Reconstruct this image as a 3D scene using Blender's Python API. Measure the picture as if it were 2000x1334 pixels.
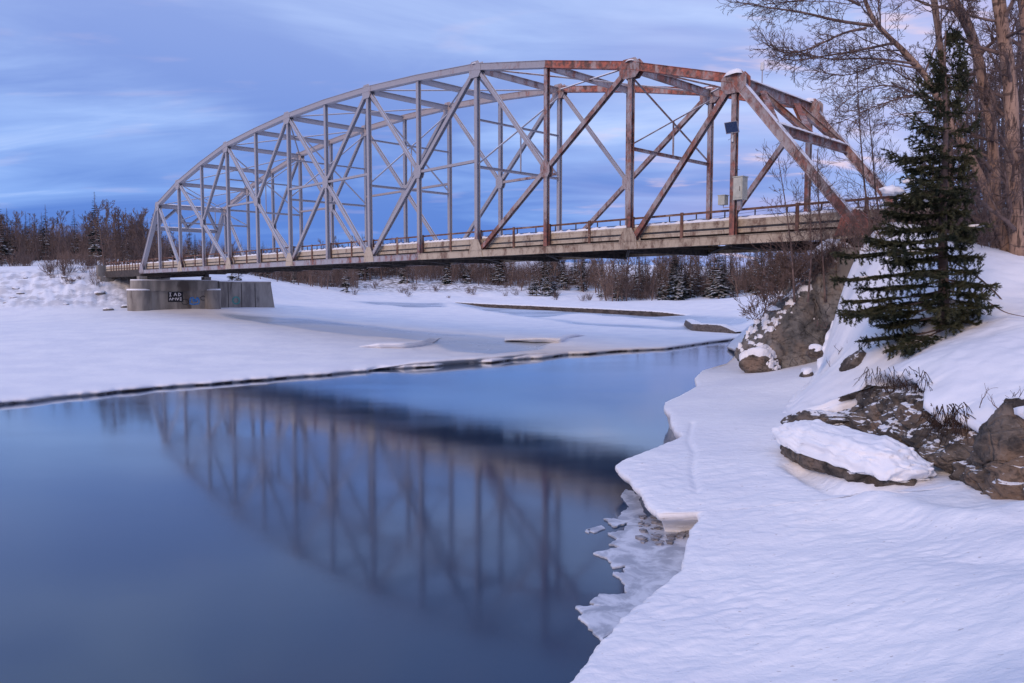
import bpy, math, random
import numpy as np
from mathutils import Vector
R = math.radians
random.seed(7); rs = np.random.RandomState(11)
scene = bpy.context.scene
for o in list(bpy.data.objects): bpy.data.objects.remove(o)

# ------------------------------------------------------------------ camera
F, TILT, CH = 1504.4, 0.0700, 5.16
cam = bpy.data.cameras.new('camera'); cam.sensor_width = 36; cam.lens = 36 * F / 2000
cam.clip_start = .1; cam.clip_end = 6000
co = bpy.data.objects.new('camera', cam); scene.collection.objects.link(co)
co.location = (0, 0, CH); co.rotation_euler = (math.pi / 2 - TILT, 0, 0)
scene.camera = co
scene.view_settings.view_transform = 'Standard'; scene.view_settings.look = 'None'
scene.view_settings.gamma = 1; scene.view_settings.exposure = 0.38

# ------------------------------------------------------------------ node helper
class NT:
    def __init__(s, tree): s.t = tree; s.n = tree.nodes; s.l = tree.links; s.n.clear()
    def new(s, typ, **kw):
        nd = s.n.new(typ)
        for k, v in kw.items():
            if k.startswith('i_'):
                key = k[2:]
                key = int(key) if key.isdigit() else key.replace('_', ' ')
                s.put(nd, key, v)
            else: setattr(nd, k, v)
        return nd
    def put(s, nd, key, v):
        if isinstance(v, bpy.types.NodeSocket): s.l.new(v, nd.inputs[key])
        else: nd.inputs[key].default_value = v
    def math(s, op, a, b=None, c=None, clamp=False):
        nd = s.new('ShaderNodeMath', operation=op, use_clamp=clamp)
        s.put(nd, 0, a)
        if b is not None: s.put(nd, 1, b)
        if c is not None: s.put(nd, 2, c)
        return nd.outputs[0]
    def vmath(s, op, a, b=None):
        nd = s.new('ShaderNodeVectorMath', operation=op); s.put(nd, 0, a)
        if b is not None: s.put(nd, 1, b)
        return nd.outputs['Value'] if op in ('DOT_PRODUCT', 'LENGTH') else nd.outputs[0]
    def rng(s, v, a, b, c=0., d=1., smooth=True):
        nd = s.new('ShaderNodeMapRange', clamp=True)
        if smooth: nd.interpolation_type = 'SMOOTHSTEP'
        s.put(nd, 0, v); s.put(nd, 1, a); s.put(nd, 2, b); s.put(nd, 3, c); s.put(nd, 4, d)
        return nd.outputs[0]
    def mix(s, f, a, b, blend='MIX'):
        nd = s.new('ShaderNodeMix', data_type='RGBA', blend_type=blend)
        s.put(nd, 0, f); s.put(nd, 6, a); s.put(nd, 7, b)
        return nd.outputs[2]
    def noise(s, vec, scale, detail=4, rough=.55, dist=0.):
        nd = s.new('ShaderNodeTexNoise'); s.l.new(vec, nd.inputs['Vector'])
        nd.inputs['Scale'].default_value = scale; nd.inputs['Detail'].default_value = detail
        nd.inputs['Roughness'].default_value = rough; nd.inputs['Distortion'].default_value = dist
        return nd.outputs[0]
    def mapping(s, vec, scale=(1, 1, 1), rot=(0, 0, 0), loc=(0, 0, 0)):
        nd = s.new('ShaderNodeMapping'); s.l.new(vec, nd.inputs[0])
        nd.inputs['Scale'].default_value = scale; nd.inputs['Rotation'].default_value = rot; nd.inputs['Location'].default_value = loc
        return nd.outputs[0]
def C4(c): return (c[0], c[1], c[2], 1)

# ------------------------------------------------------------------ world: dusk sky with stratus clouds
SUN_AZ, SUN_EL = R(215), R(24)        # azimuth clockwise from +Y: behind the camera, to the left
w = bpy.data.worlds.new('World'); scene.world = w; w.use_nodes = True
t = NT(w.node_tree)
tc = t.new('ShaderNodeTexCoord'); dirv = t.vmath('NORMALIZE', tc.outputs['Generated'])
sx = t.new('ShaderNodeSeparateXYZ'); t.l.new(dirv, sx.inputs[0])
zz = t.math('MAXIMUM', sx.outputs[2], 0.0)
den = t.math('ADD', zz, .16)
pl = t.new('ShaderNodeCombineXYZ'); t.l.new(t.math('DIVIDE', sx.outputs[0], den), pl.inputs[0]); t.l.new(t.math('DIVIDE', sx.outputs[1], den), pl.inputs[1])
m1 = t.mapping(pl.outputs[0], (.60, 1.0, 1), (0, 0, R(-24)), (3.1, 1.7, 0))
n1 = t.noise(m1, .62, 4, .5, .7)
m2 = t.mapping(pl.outputs[0], (.55, 1.25, 1), (0, 0, R(-22)), (7.3, 4.2, 2))
n2 = t.noise(m2, 1.5, 6, .55, 1.0)
nn = t.math('ADD', t.math('MULTIPLY', n1, .62), t.math('MULTIPLY', n2, .38))
dens = t.rng(nn, .40, .62)
# colour with height: saturated slate blue low, lavender above
hi = t.rng(zz, .04, .36)
dark = t.mix(hi, C4((.085, .205, .62)), C4((.25, .350, .72)))
light = t.mix(hi, C4((.23, .41, .86)), C4((.45, .58, .92)))
col = t.mix(dens, dark, light)
streak = t.rng(nn, .55, .68)
col = t.mix(t.math('MULTIPLY', streak, .75), col, C4((.62, .72, .97)))
# pink afterglow in the low clouds toward the right and overhead
side = t.rng(t.math('ADD', sx.outputs[0], t.math('MULTIPLY', zz, -.2)), -.06, .50)
pinkn = t.rng(t.noise(t.mapping(pl.outputs[0], (.8, 1.6, 1), (0, 0, R(-8)), (1, 9, 0)), 1.4, 4, .5, .4), .38, .62)
col = t.mix(t.math('MULTIPLY', side, t.math('MULTIPLY_ADD', pinkn, .5, .22)), col, C4((.58, .53, .80)))
pk2 = t.rng(t.noise(t.mapping(pl.outputs[0], (.9, 2.0, 1), (0, 0, R(-10)), (5, 2, 7)), 2.6, 4, .5, .3), .57, .70)
col = t.mix(t.math('MULTIPLY', pk2, t.math('MULTIPLY_ADD', side, .75, .10)), col, C4((.86, .64, .70)))
sky = t.new('ShaderNodeTexSky', sky_type='NISHITA'); sky.sun_disc = False
sky.sun_elevation = R(4); sky.sun_rotation = SUN_AZ; sky.altitude = 50
skyc = t.mix(1., sky.outputs[0], C4((.10, .10, .10)), 'MULTIPLY')
col = t.mix(.06, col, skyc)
bg = t.new('ShaderNodeBackground'); t.l.new(col, bg.inputs[0]); bg.inputs[1].default_value = .90
out = t.new('ShaderNodeOutputWorld'); t.l.new(bg.outputs[0], out.inputs[0])

sun = bpy.data.lights.new('sun', 'SUN'); sun.energy = 1.35; sun.angle = R(22); sun.color = (1.0, .72, .56)
so = bpy.data.objects.new('sun', sun); scene.collection.objects.link(so)
sd = Vector((math.sin(SUN_AZ) * math.cos(SUN_EL), math.cos(SUN_AZ) * math.cos(SUN_EL), math.sin(SUN_EL)))
so.rotation_euler = (-sd).to_track_quat('-Z', 'Y').to_euler(); so.location = sd * 200

# ------------------------------------------------------------------ geometry helpers
COL = scene.collection
def ray(u, v):
    a = (u - 1000) / F; b = (667 - v) / F
    c, s = math.cos(TILT), math.sin(TILT)
    return (a, c + b * s, -s + b * c)
def P(u, v, z):                      # point of height z seen at pixel
    r = ray(u, v); k = (z - CH) / r[2]; return (r[0] * k, r[1] * k, z)
def D(u, v, Y):                      # point at depth Y seen at pixel
    r = ray(u, v); k = Y / r[1]; return (r[0] * k, Y, CH + r[2] * k)
def mesh_obj(name, V, Fc, mat=None, parent=None, smooth=False):
    me = bpy.data.meshes.new(name)
    V = np.asarray(V, dtype=np.float32)
    if isinstance(Fc, np.ndarray):
        n, k = Fc.shape
        me.vertices.add(len(V)); me.vertices.foreach_set('co', V.ravel())
        me.loops.add(n * k); me.loops.foreach_set('vertex_index', Fc.astype(np.int32).ravel())
        me.polygons.add(n); me.polygons.foreach_set('loop_start', np.arange(0, n * k, k, dtype=np.int32))
        me.update(calc_edges=True); me.validate()
    else:
        me.from_pydata([tuple(map(float, v)) for v in V], [], Fc)
    if smooth: me.polygons.foreach_set('use_smooth', np.ones(len(me.polygons), dtype=bool))
    if mat: me.materials.append(mat)
    o = bpy.data.objects.new(name, me); COL.objects.link(o)
    if parent: o.parent = parent
    return o
def thing(name, label, cat, group=None, loc=None):
    o = bpy.data.objects.new(name, None); COL.objects.link(o); o.empty_display_size = .2
    if loc: o.location = loc
    tag(o, label, cat, group); return o
def tag(o, label, cat, group=None, kind=None):
    o['label'] = label; o['category'] = cat
    if group: o['group'] = group
    if kind: o['kind'] = kind
    return o
def struct(o, kind='structure'): o['kind'] = kind; return o
BOXF = [(0, 3, 2, 1), (4, 5, 6, 7), (0, 1, 5, 4), (1, 2, 6, 5), (2, 3, 7, 6), (3, 0, 4, 7)]
class MB:
    def __init__(s): s.v = []; s.f = []
    def add(s, V, Fc):
        n = len(s.v); s.v += [tuple(p) for p in V]; s.f += [tuple(i + n for i in f) for f in Fc]; return s
    def box(s, a, b):
        x0, y0, z0 = a; x1, y1, z1 = b
        return s.add([(x0, y0, z0), (x1, y0, z0), (x1, y1, z0), (x0, y1, z0), (x0, y0, z1), (x1, y0, z1), (x1, y1, z1), (x0, y1, z1)], BOXF)
    def bar(s, p0, p1, e1, e2, a0, a1, b0, b1):      # box from p0 to p1, spanning a0..a1 along e1, b0..b1 along e2
        p0, p1, e1, e2 = map(Vector, (p0, p1, e1, e2))
        V = []
        for p in (p0, p1):
            for a, b in ((a0, b0), (a1, b0), (a1, b1), (a0, b1)): V.append(p + e1 * a + e2 * b)
        return s.add(V, BOXF)
    def tube(s, pts, rad, n=8, cap=True):
        V, Fc = tube_data(pts, rad, n, cap); return s.add(V, Fc)
    def build(s, name, mat, parent=None, smooth=False): return mesh_obj(name, s.v, s.f, mat, parent, smooth)
def tube_data(pts, rad, n, cap=True, base=0):
    V = []; Fc = []; m = len(pts)
    for k in range(m):
        a = pts[max(0, k - 1)]; b = pts[min(m - 1, k + 1)]
        tx, ty, tz = b[0] - a[0], b[1] - a[1], b[2] - a[2]
        L = math.sqrt(tx * tx + ty * ty + tz * tz) or 1; tx /= L; ty /= L; tz /= L
        if abs(tz) < .8: ux, uy, uz = ty, -tx, 0.
        else: ux, uy, uz = 0., tz, -ty
        L = math.sqrt(ux * ux + uy * uy + uz * uz) or 1; ux /= L; uy /= L; uz /= L
        wx, wy, wz = ty * uz - tz * uy, tz * ux - tx * uz, tx * uy - ty * ux
        r = rad[k]; p = pts[k]
        for j in range(n):
            A = 2 * math.pi * j / n; c = math.cos(A) * r; sn = math.sin(A) * r
            V.append((p[0] + ux * c + wx * sn, p[1] + uy * c + wy * sn, p[2] + uz * c + wz * sn))
    for k in range(m - 1):
        for j in range(n):
            j2 = (j + 1) % n
            Fc.append((base + k * n + j, base + k * n + j2, base + (k + 1) * n + j2, base + (k + 1) * n + j))
    if cap:
        Fc.append(tuple(base + j for j in range(n - 1, -1, -1))); Fc.append(tuple(base + (m - 1) * n + j for j in range(n)))
    return V, Fc
# vectorised gradient noise
_perm = np.tile(rs.permutation(256), 3)
_g = rs.randn(256, 3); _g /= np.linalg.norm(_g, axis=1)[:, None]
def pnoise(x, y, z):
    x, y, z = np.broadcast_arrays(*(np.asarray(q, float) for q in (x, y, z)))
    xi, yi, zi = np.floor(x).astype(int), np.floor(y).astype(int), np.floor(z).astype(int)
    fx, fy, fz = x - xi, y - yi, z - zi
    u, v, ww = (q * q * q * (q * (q * 6 - 15) + 10) for q in (fx, fy, fz))
    def gr(dx, dy, dz):
        h = _perm[_perm[_perm[(xi + dx) & 255] + ((yi + dy) & 255)] + ((zi + dz) & 255)] & 255
        g = _g[h]; return g[..., 0] * (fx - dx) + g[..., 1] * (fy - dy) + g[..., 2] * (fz - dz)
    L = lambda a, b, q: a + q * (b - a)
    return L(L(L(gr(0, 0, 0), gr(1, 0, 0), u), L(gr(0, 1, 0), gr(1, 1, 0), u), v),
             L(L(gr(0, 0, 1), gr(1, 0, 1), u), L(gr(0, 1, 1), gr(1, 1, 1), u), v), ww)
def fbm(x, y, z, o=4, g=.5):
    s = 0; a = 1
    for k in range(o):
        s = s + a * pnoise(x * 2**k + 13.1 * k, y * 2**k + 7.7 * k, z * 2**k + 3.3 * k); a *= g
    return s
class TPS:                           # thin-plate surface through (x, y, z) points
    def __init__(s, pts, sm=0.):
        p = np.array(pts, float); s.c = p[:, :2]; n = len(p)
        K = s.k(np.linalg.norm(s.c[:, None] - s.c[None], axis=2)) + np.eye(n) * sm
        Q = np.c_[np.ones(n), s.c]
        A = np.block([[K, Q], [Q.T, np.zeros((3, 3))]])
        s.w = np.linalg.lstsq(A, np.r_[p[:, 2], 0, 0, 0], rcond=None)[0]
    def k(s, r): return np.where(r > 1e-9, r * r * np.log(np.maximum(r, 1e-9)), 0)
    def __call__(s, x, y):
        x = np.asarray(x, float); y = np.asarray(y, float); sh = x.shape; x = x.ravel(); y = y.ravel()
        z = np.full(len(x), s.w[-3]) + s.w[-2] * x + s.w[-1] * y
        for i in range(len(s.c)): z += s.w[i] * s.k(np.hypot(x - s.c[i, 0], y - s.c[i, 1]))
        return z.reshape(sh)
def grid_faces(nr, nc):
    i = np.arange(nr - 1)[:, None] * nc + np.arange(nc - 1)[None]
    return np.stack([i, i + 1, i + nc + 1, i + nc], -1).reshape(-1, 4)
def sstep(a, b, x):
    q = np.clip((x - a) / (b - a), 0, 1); return q * q * (3 - 2 * q)
def inpoly(px, py, poly):
    r = np.zeros(px.shape, bool); n = len(poly)
    for i in range(n):
        x0, y0 = poly[i][:2]; x1, y1 = poly[(i + 1) % n][:2]
        c = ((y0 > py) != (y1 > py)) & (px < (x1 - x0) * (py - y0) / (y1 - y0 + 1e-12) + x0)
        r ^= c
    return r
def polydist(px, py, pl):            # distance to a polyline
    d = np.full(px.shape, 1e9)
    for a, b in zip(pl[:-1], pl[1:]):
        ax, ay = a[:2]; bx, by = b[:2]; L2 = (bx - ax)**2 + (by - ay)**2 + 1e-12
        q = np.clip(((px - ax) * (bx - ax) + (py - ay) * (by - ay)) / L2, 0, 1)
        d = np.minimum(d, np.hypot(px - ax - q * (bx - ax), py - ay - q * (by - ay)))
    return d
def attr(o, name, vals):
    a = o.data.attributes.new(name, 'FLOAT', 'POINT'); a.data.foreach_set('value', np.asarray(vals, np.float32).ravel())

# ------------------------------------------------------------------ materials
def material(name):
    m = bpy.data.materials.new(name); m.use_nodes = True; t = NT(m.node_tree)
    b = t.new('ShaderNodeBsdfPrincipled'); o = t.new('ShaderNodeOutputMaterial'); t.l.new(b.outputs[0], o.inputs[0])
    g = t.new('ShaderNodeNewGeometry'); return m, t, b, g
def bump(t, b, h, strength=.5, dist=.05):
    n = t.new('ShaderNodeBump'); n.inputs['Strength'].default_value = strength; n.inputs['Distance'].default_value = dist
    t.l.new(h, n.inputs['Height']); t.l.new(n.outputs[0], b.inputs['Normal'])
def snow_mat(name, ripple=0., ice=False):
    m, t, b, g = material(name); p = g.outputs['Position']
    c = t.mix(t.rng(t.noise(p, .35, 5), .35, .65), C4((.80, .81, .85)), C4((.89, .89, .90)))
    h1 = t.noise(p, 3.0, 5, .6); h = t.math('MULTIPLY', h1, .5)
    if ripple:
        r = t.noise(t.mapping(p, (2.0, 3.4, 4), (0, 0, R(22))), 1.7, 3, .5, .4)
        h = t.math('MULTIPLY_ADD', r, ripple, h)
        spk = t.rng(t.noise(t.mapping(p, (1, 2.2, 1), (0, 0, R(20))), 7.5, 2, .5), .69, .76)
        c = t.mix(t.math('MULTIPLY', spk, .55), c, C4((.36, .30, .27)))       # wind-blown grit
    b.inputs['Roughness'].default_value = .62
    b.inputs['Specular IOR Level'].default_value = .25
    if ice:
        a = t.new('ShaderNodeAttribute', attribute_name='ice'); f = a.outputs['Fac']
        ic = t.mix(t.noise(p, .25, 4), C4((.36, .45, .58)), C4((.56, .63, .74)))
        c = t.mix(f, c, ic)
        a2 = t.new('ShaderNodeAttribute', attribute_name='dirt_shade'); f2 = a2.outputs['Fac']
        c = t.mix(t.math('MULTIPLY', f2, t.rng(t.noise(p, .55, 5, .65), .44, .58)), c, C4((.16, .13, .11)))
        t.l.new(t.math('MULTIPLY_ADD', f, -.42, .62), b.inputs['Roughness'])
    t.l.new(c, b.inputs['Base Color']); bump(t, b, h, .7, .09 if ripple else .06)
    return m
M_SNOW = snow_mat('snow'); M_SHELF = snow_mat('shelf_snow', .4); M_FAR = snow_mat('far_snow', 0, True)
def simple(name, cols, scale=6, rough=.7, stretch=(1, 1, 1), bs=.4, bd=.02, snow=0., metallic=0., detail=6, band=None):
    m, t, b, g = material(name)
    tcn = t.new('ShaderNodeTexCoord'); p = tcn.outputs['Object'] if band != 'world' else g.outputs['Position']
    pm = t.mapping(p, stretch)
    n = t.noise(pm, scale, detail, .6, .2)
    c = t.mix(t.rng(n, .34, .66), C4(cols[0]), C4(cols[1]))
    if len(cols) > 2: c = t.mix(t.rng(t.noise(pm, scale * .37, 5, .65, .5), .54, .66), c, C4(cols[2]))
    if snow:
        up = t.new('ShaderNodeSeparateXYZ'); t.l.new(g.outputs['Normal'], up.inputs[0])
        sm = t.rng(t.math('ADD', up.outputs[2], t.math('MULTIPLY_ADD', t.noise(p, 1.7, 5, .65), .9, -.45)), 1 - snow, 1.12 - snow)
        c = t.mix(sm, c, C4((.85, .86, .88)))
    t.l.new(c, b.inputs['Base Color']); b.inputs['Roughness'].default_value = rough; b.inputs['Metallic'].default_value = metallic
    b.inputs['Specular IOR Level'].default_value = .3
    if bs: bump(t, b, n, bs, bd)
    return m
BD = Vector((math.sin(.7752), -math.cos(.7752), 0)); BT = Vector((math.cos(.7752), math.sin(.7752), 0))
B7 = Vector((-17.26, 72.66, 0)); PL = 7.0; BW = 9.03
def steel_mat(name, bias, grey0, grey1, red=(.27, .085, .05), grad=.16, low=.14, snow=True):
    m, t, b, g = material(name); p = g.outputs['Position']
    s = t.vmath('DOT_PRODUCT', t.vmath('SUBTRACT', p, tuple(B7)), tuple(BD))
    gr = t.rng(s, -5., 42., 0., grad)
    z = t.new('ShaderNodeSeparateXYZ'); t.l.new(p, z.inputs[0])
    lw = t.rng(z.outputs[2], 10.4, 8.3, 0, low)
    nz = t.noise(t.mapping(p, (1, 1, .30)), 1.1, 3, .55, .3); nm = t.noise(t.mapping(p, (1, 1, .5)), 5.0, 7, .7, .5)
    nf = t.noise(p, 9., 4, .6)
    k = t.math('ADD', t.math('MULTIPLY_ADD', nz, .55, t.math('MULTIPLY', nm, .45)), t.math('ADD', t.math('ADD', lw, bias), gr))
    f = t.rng(k, .53, .72)
    base = t.mix(nf, C4(grey0), C4(grey1))
    rc = t.mix(t.rng(t.noise(p, 3.1, 6, .65), .36, .64), C4((.085, .042, .032)), C4(red))
    c = t.mix(t.math('MULTIPLY', f, .92), base, rc)
    if snow:
        nrm = t.new('ShaderNodeSeparateXYZ'); t.l.new(g.outputs['Normal'], nrm.inputs[0])
        sm = t.rng(t.math('ADD', nrm.outputs[2], t.math('MULTIPLY_ADD', t.noise(p, 1.1, 5, .65), .8, -.4)), .46, .64)
        c = t.mix(sm, c, C4((.83, .84, .87)))
    t.l.new(c, b.inputs['Base Color']); t.l.new(t.math('MULTIPLY_ADD', f, .3, .5), b.inputs['Roughness'])
    bump(t, b, t.math('ADD', nm, nf), .35, .02)
    return m
M_STEEL = steel_mat('grey_steel', -.06, (.27, .27, .30), (.40, .395, .42), grad=.12)
M_STEELR = steel_mat('rust_steel', -.02, (.31, .285, .29), (.42, .375, .37), (.30, .10, .065))
M_STEELX = steel_mat('red_steel', .06, (.36, .29, .28), (.46, .36, .33), (.44, .12, .07))
M_PORTAL = steel_mat('portal_steel', .0, (.33, .28, .28), (.42, .36, .35), (.30, .10, .065), snow=False)
M_CREAM = steel_mat('cream_rail', -.01, (.36, .30, .22), (.56, .48, .36), (.17, .10, .07), .05, .05)
M_POST = simple('brown_post', ((.10, .05, .035), (.20, .11, .08), (.30, .22, .18)), 3, .8, snow=.25, band='world')
M_DARK = simple('dark_steel', ((.035, .032, .032), (.09, .075, .065)), 3, .8, band='world')
M_DECK = simple('deck_concrete', ((.30, .28, .26), (.42, .40, .37)), 2, .9, band='world', snow=.6)
M_CONC = simple('weathered_concrete', ((.17, .155, .14), (.31, .285, .25), (.10, .085, .075)), .9, .9, (1, 1, .28), .4, .03, band='world', snow=.45)
M_ROCK = simple('grey_rock', ((.085, .078, .075), (.20, .175, .155), (.27, .20, .15)), 1.7, .85, (1, 1, 1.5), .9, .12, snow=.22, band='world', detail=9)
M_ROCKB = simple('brown_rock', ((.055, .045, .04), (.16, .125, .10), (.25, .17, .12)), 2.2, .85, (.8, .8, 1.5), .95, .12, snow=.12, band='world', detail=9)
def rock_mat(name, a, b_, c_, snow, sc):
    m, t, b, g = material(name); p = g.outputs['Position']
    wp = t.mapping(p, (1, 1, 1.35), (R(18), R(-12), 0))
    n1 = t.noise(wp, .9 * sc, 8, .62, .6); n2 = t.noise(wp, 4.5 * sc, 6, .65, .3)
    vr = t.new('ShaderNodeTexVoronoi', feature='DISTANCE_TO_EDGE'); t.l.new(wp, vr.inputs[0]); vr.inputs['Scale'].default_value = .75 * sc
    crack = t.rng(vr.outputs[0], .0, .035)
    c = t.mix(t.rng(n1, .36, .64), C4(a), C4(b_))
    c = t.mix(t.math('MULTIPLY', t.rng(t.noise(p, .55, 5, .6, .5), .5, .66), .7), c, C4(c_))
    c = t.mix(t.math('MULTIPLY', t.rng(n2, .5, .36), .6), c, C4((.03, .027, .026)))
    c = t.mix(t.math('MULTIPLY', t.rng(n2, .58, .72), .35), c, C4((.36, .33, .30)))
    up = t.new('ShaderNodeSeparateXYZ'); t.l.new(g.outputs['Normal'], up.inputs[0])
    sm = t.rng(t.math('ADD', up.outputs[2], t.math('MULTIPLY_ADD', t.noise(p, 2.3, 6, .7), 1.0, -.5)), 1 - snow, 1.08 - snow)
    c = t.mix(sm, c, C4((.84, .85, .88)))
    t.l.new(c, b.inputs['Base Color']); b.inputs['Roughness'].default_value = .85; b.inputs['Specular IOR Level'].default_value = .25
    bump(t, b, t.math('ADD', t.math('MULTIPLY', n1, 1.2), t.math('ADD', t.math('MULTIPLY', n2, .45), t.math('MULTIPLY', crack, .25))), 1.0, .14)
    return m
M_ROCK = rock_mat('grey_rock', (.10, .098, .094), (.23, .22, .205), (.24, .19, .15), .20, 1.0)
M_ROCKB = rock_mat('brown_rock', (.055, .048, .043), (.175, .145, .12), (.26, .18, .125), .16, 1.3)
def bark_mat():
    m, t, b, g = material('poplar_bark'); p = g.outputs['Position']
    n1 = t.noise(t.mapping(p, (6, 6, 1.1)), 1.6, 7, .65, .6); n2 = t.noise(t.mapping(p, (.8, .8, 5)), 1.3, 5, .6, .4); n3 = t.noise(p, .8, 4, .6)
    c = t.mix(t.rng(n3, .35, .65), C4((.24, .155, .115)), C4((.40, .27, .20)))
    c = t.mix(t.rng(n1, .50, .38), c, C4((.085, .058, .048)))
    c = t.mix(t.math('MULTIPLY', t.rng(n2, .57, .66), .8), c, C4((.07, .05, .045)))
    t.l.new(c, b.inputs['Base Color']); b.inputs['Roughness'].default_value = .9; b.inputs['Specular IOR Level'].default_value = .2
    bump(t, b, t.math('ADD', n1, t.math('MULTIPLY', n2, .5)), 1.0, .06); return m
M_BARK = bark_mat()
M_BARKD = simple('brown_twig', ((.095, .068, .062), (.20, .14, .12)), 3, .9, bs=0, band='world')
M_FTWIG = simple('far_twig', ((.10, .07, .062), (.185, .13, .105)), .12, .9, bs=0, band='world')
M_NEED = simple('spruce_needle', ((.016, .026, .014), (.075, .075, .034)), 1.6, .7, bs=0, band='world')
M_FNEED = simple('far_needle', ((.008, .016, .013), (.026, .036, .024)), .35, .8, bs=0, snow=.10, band='world')
M_WHITE = simple('white_plastic', ((.60, .60, .60), (.70, .70, .70)), 5, .5, bs=0)
M_CAB = simple('cabinet_paint', ((.42, .44, .38), (.52, .53, .46)), 3, .55, bs=.1, snow=.5)
M_SOLAR = simple('solar_glass', ((.03, .05, .12), (.05, .08, .17)), 12, .18, bs=0)
M_WIRE = simple('cable', ((.05, .05, .06), (.08, .08, .09)), 3, .6, bs=0)
M_BLACKP = simple('black_paint', ((.012, .012, .016), (.03, .03, .035)), 3, .7, bs=0)
M_WHITEP = simple('white_paint', ((.55, .55, .58), (.7, .7, .72)), 3, .7, bs=0)
M_BLUEP = simple('blue_paint', ((.03, .13, .42), (.08, .28, .60)), 3, .7, bs=0)
M_TEALP = simple('green_paint', ((.06, .22, .20), (.12, .32, .28)), 3, .7, bs=0)
M_LICHEN = simple('dead_wood', ((.10, .085, .075), (.20, .17, .15)), 4, .9, band='world', snow=.35)
def water_mat():
    m, t, b, g = material('river_water'); p = g.outputs['Position']
    c = t.mix(t.noise(p, .05, 3), C4((.003, .022, .060)), C4((.006, .032, .080)))
    t.l.new(c, b.inputs['Base Color']); b.inputs['IOR'].default_value = 1.45
    b.inputs['Specular Tint'].default_value = (.5, .78, 1, 1)
    r = t.rng(t.noise(t.mapping(p, (.5, 1, 1)), .16, 4), .35, .7, .075, .135)
    t.l.new(r, b.inputs['Roughness']); t.l.new(r, b.inputs['Coat Roughness'])
    b.inputs['Coat Weight'].default_value = 1.; b.inputs['Coat IOR'].default_value = 1.34; b.inputs['Specular IOR Level'].default_value = .22
    b.inputs['Coat Tint'].default_value = (.9, .96, 1, 1)
    bump(t, b, t.noise(t.mapping(p, (.6, 1.2, 1)), .7, 3), .035, .12)
    return m
M_WATER = water_mat()
def ice_mat():
    m, t, b, g = material('thin_ice'); p = g.outputs['Position']
    c = t.mix(t.rng(t.noise(p, 1.8, 6, .65, .6), .38, .62), C4((.34, .37, .43)), C4((.66, .69, .75)))
    t.l.new(c, b.inputs['Base Color']); b.inputs['Roughness'].default_value = .28
    bump(t, b, t.noise(p, 6, 5, .6), .5, .02); return m
M_ICE = ice_mat()
M_ICEEDGE = simple('ice_edge', ((.14, .13, .13), (.30, .30, .33)), 5, .5, (1, 1, 3), band='world')

def project(x, y, z):
    c, s = math.cos(TILT), math.sin(TILT); zz = z - CH
    d = y * c - zz * s; up = y * s + zz * c
    d = np.where(d > .1, d, .1)
    return 1000 + F * x / d, 667 - F * up / d

# ================================================================== SETTING
# ------------------------------------------------------------------ river
struct(mesh_obj('river_water', [(-500, -60, 0), (400, -60, 0), (400, 500, 0), (-500, 500, 0)], [(0, 1, 2, 3)], M_WATER))

# ------------------------------------------------------------------ far snow ground: gravel bar, left bank, valley floor
ctl = [P(u, v, z) for u, v, z in ((-300, 835, .3), (0, 786, .3), (400, 748, .3), (700, 724, .35), (1000, 702, .3), (1300, 682, .3), (1400, 668, .3),
       (0, 700, .75), (300, 685, .75), (600, 668, .65), (900, 660, .45), (1200, 657, .4), (0, 645, 1.4), (300, 628, 1.5),
       (430, 617, 1.4), (600, 635, 1.0), (860, 658, .45), (1200, 622, .3), (1400, 638, .3), (1480, 648, .3))]
ctl += [D(u, v, Y) for u, v, Y in ((255, 607, 106), (430, 607, 112), (527, 605, 118), (0, 603, 105), (130, 600, 108), (205, 598, 111),
       (-300, 605, 100), (-300, 530, 118), (0, 531, 124), (130, 533, 122), (205, 522, 127), (250, 545, 122), (0, 522, 150), (60, 505, 190), (250, 508, 170), (430, 538, 190),
       (205, 490, 215), (360, 556, 140), (480, 586, 136), (540, 572, 185), (600, 574, 205), (560, 598, 126), (620, 593, 150), (700, 598, 150), (1000, 588, 222),
       (900, 584, 245), (1300, 592, 205), (1480, 610, 150), (700, 574, 235), (1000, 571, 275), (1180, 573, 285), (1480, 579, 225),
       (560, 548, 265), (800, 545, 305), (1100, 549, 330), (1300, 560, 312), (1500, 562, 262), (300, 500, 320), (700, 500, 480), (1200, 520, 480), (1000, 520, 900), (-400, 500, 400))]
ctl += [(40, 60, 5.5), (70, 60, 8), (60, 110, 6), (110, 160, 6), (80, 210, 5), (160, 300, 8), (200, 100, 9), (300, 700, 20), (-600, 300, 15), (-200, 100, 9), (-700, 800, 25), (0, 1500, 30), (900, 1400, 30), (-900, 1400, 30)]
tps_far = TPS(ctl, .5)
def far_h(x, y):
    z = tps_far(x, y)
    return np.maximum(z, .22)
def ground_z(x, y): return float(far_h(np.array([x]), np.array([y]))[0])
edge_px = [(-900, 935), (-500, 868), (-200, 815), (0, 786), (60, 781), (130, 772), (200, 766), (300, 755), (400, 748), (500, 740), (560, 735), (650, 728), (715, 722), (735, 718), (790, 717),
           (850, 713), (900, 707), (960, 706), (1000, 700), (1060, 697), (1110, 690), (1150, 689), (1210, 684), (1300, 680), (1350, 673), (1400, 666), (1440, 661), (1500, 655), (1600, 655), (1800, 670), (2300, 700), (4200, 780)]
ep = np.array([P(u, v, .12) for u, v in edge_px]); eaz = np.arctan2(ep[:, 0], ep[:, 1]); er = np.hypot(ep[:, 0], ep[:, 1])
az = np.unique(np.r_[np.linspace(R(-64), R(-36), 60), np.linspace(R(-36), R(26), 720), np.linspace(R(26), R(60), 90)])
re = np.interp(az, eaz, er)
re = re * (1 + .010 * fbm(az * 30, 0 * az, 0 * az + 2.2, 3, .5))
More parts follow.
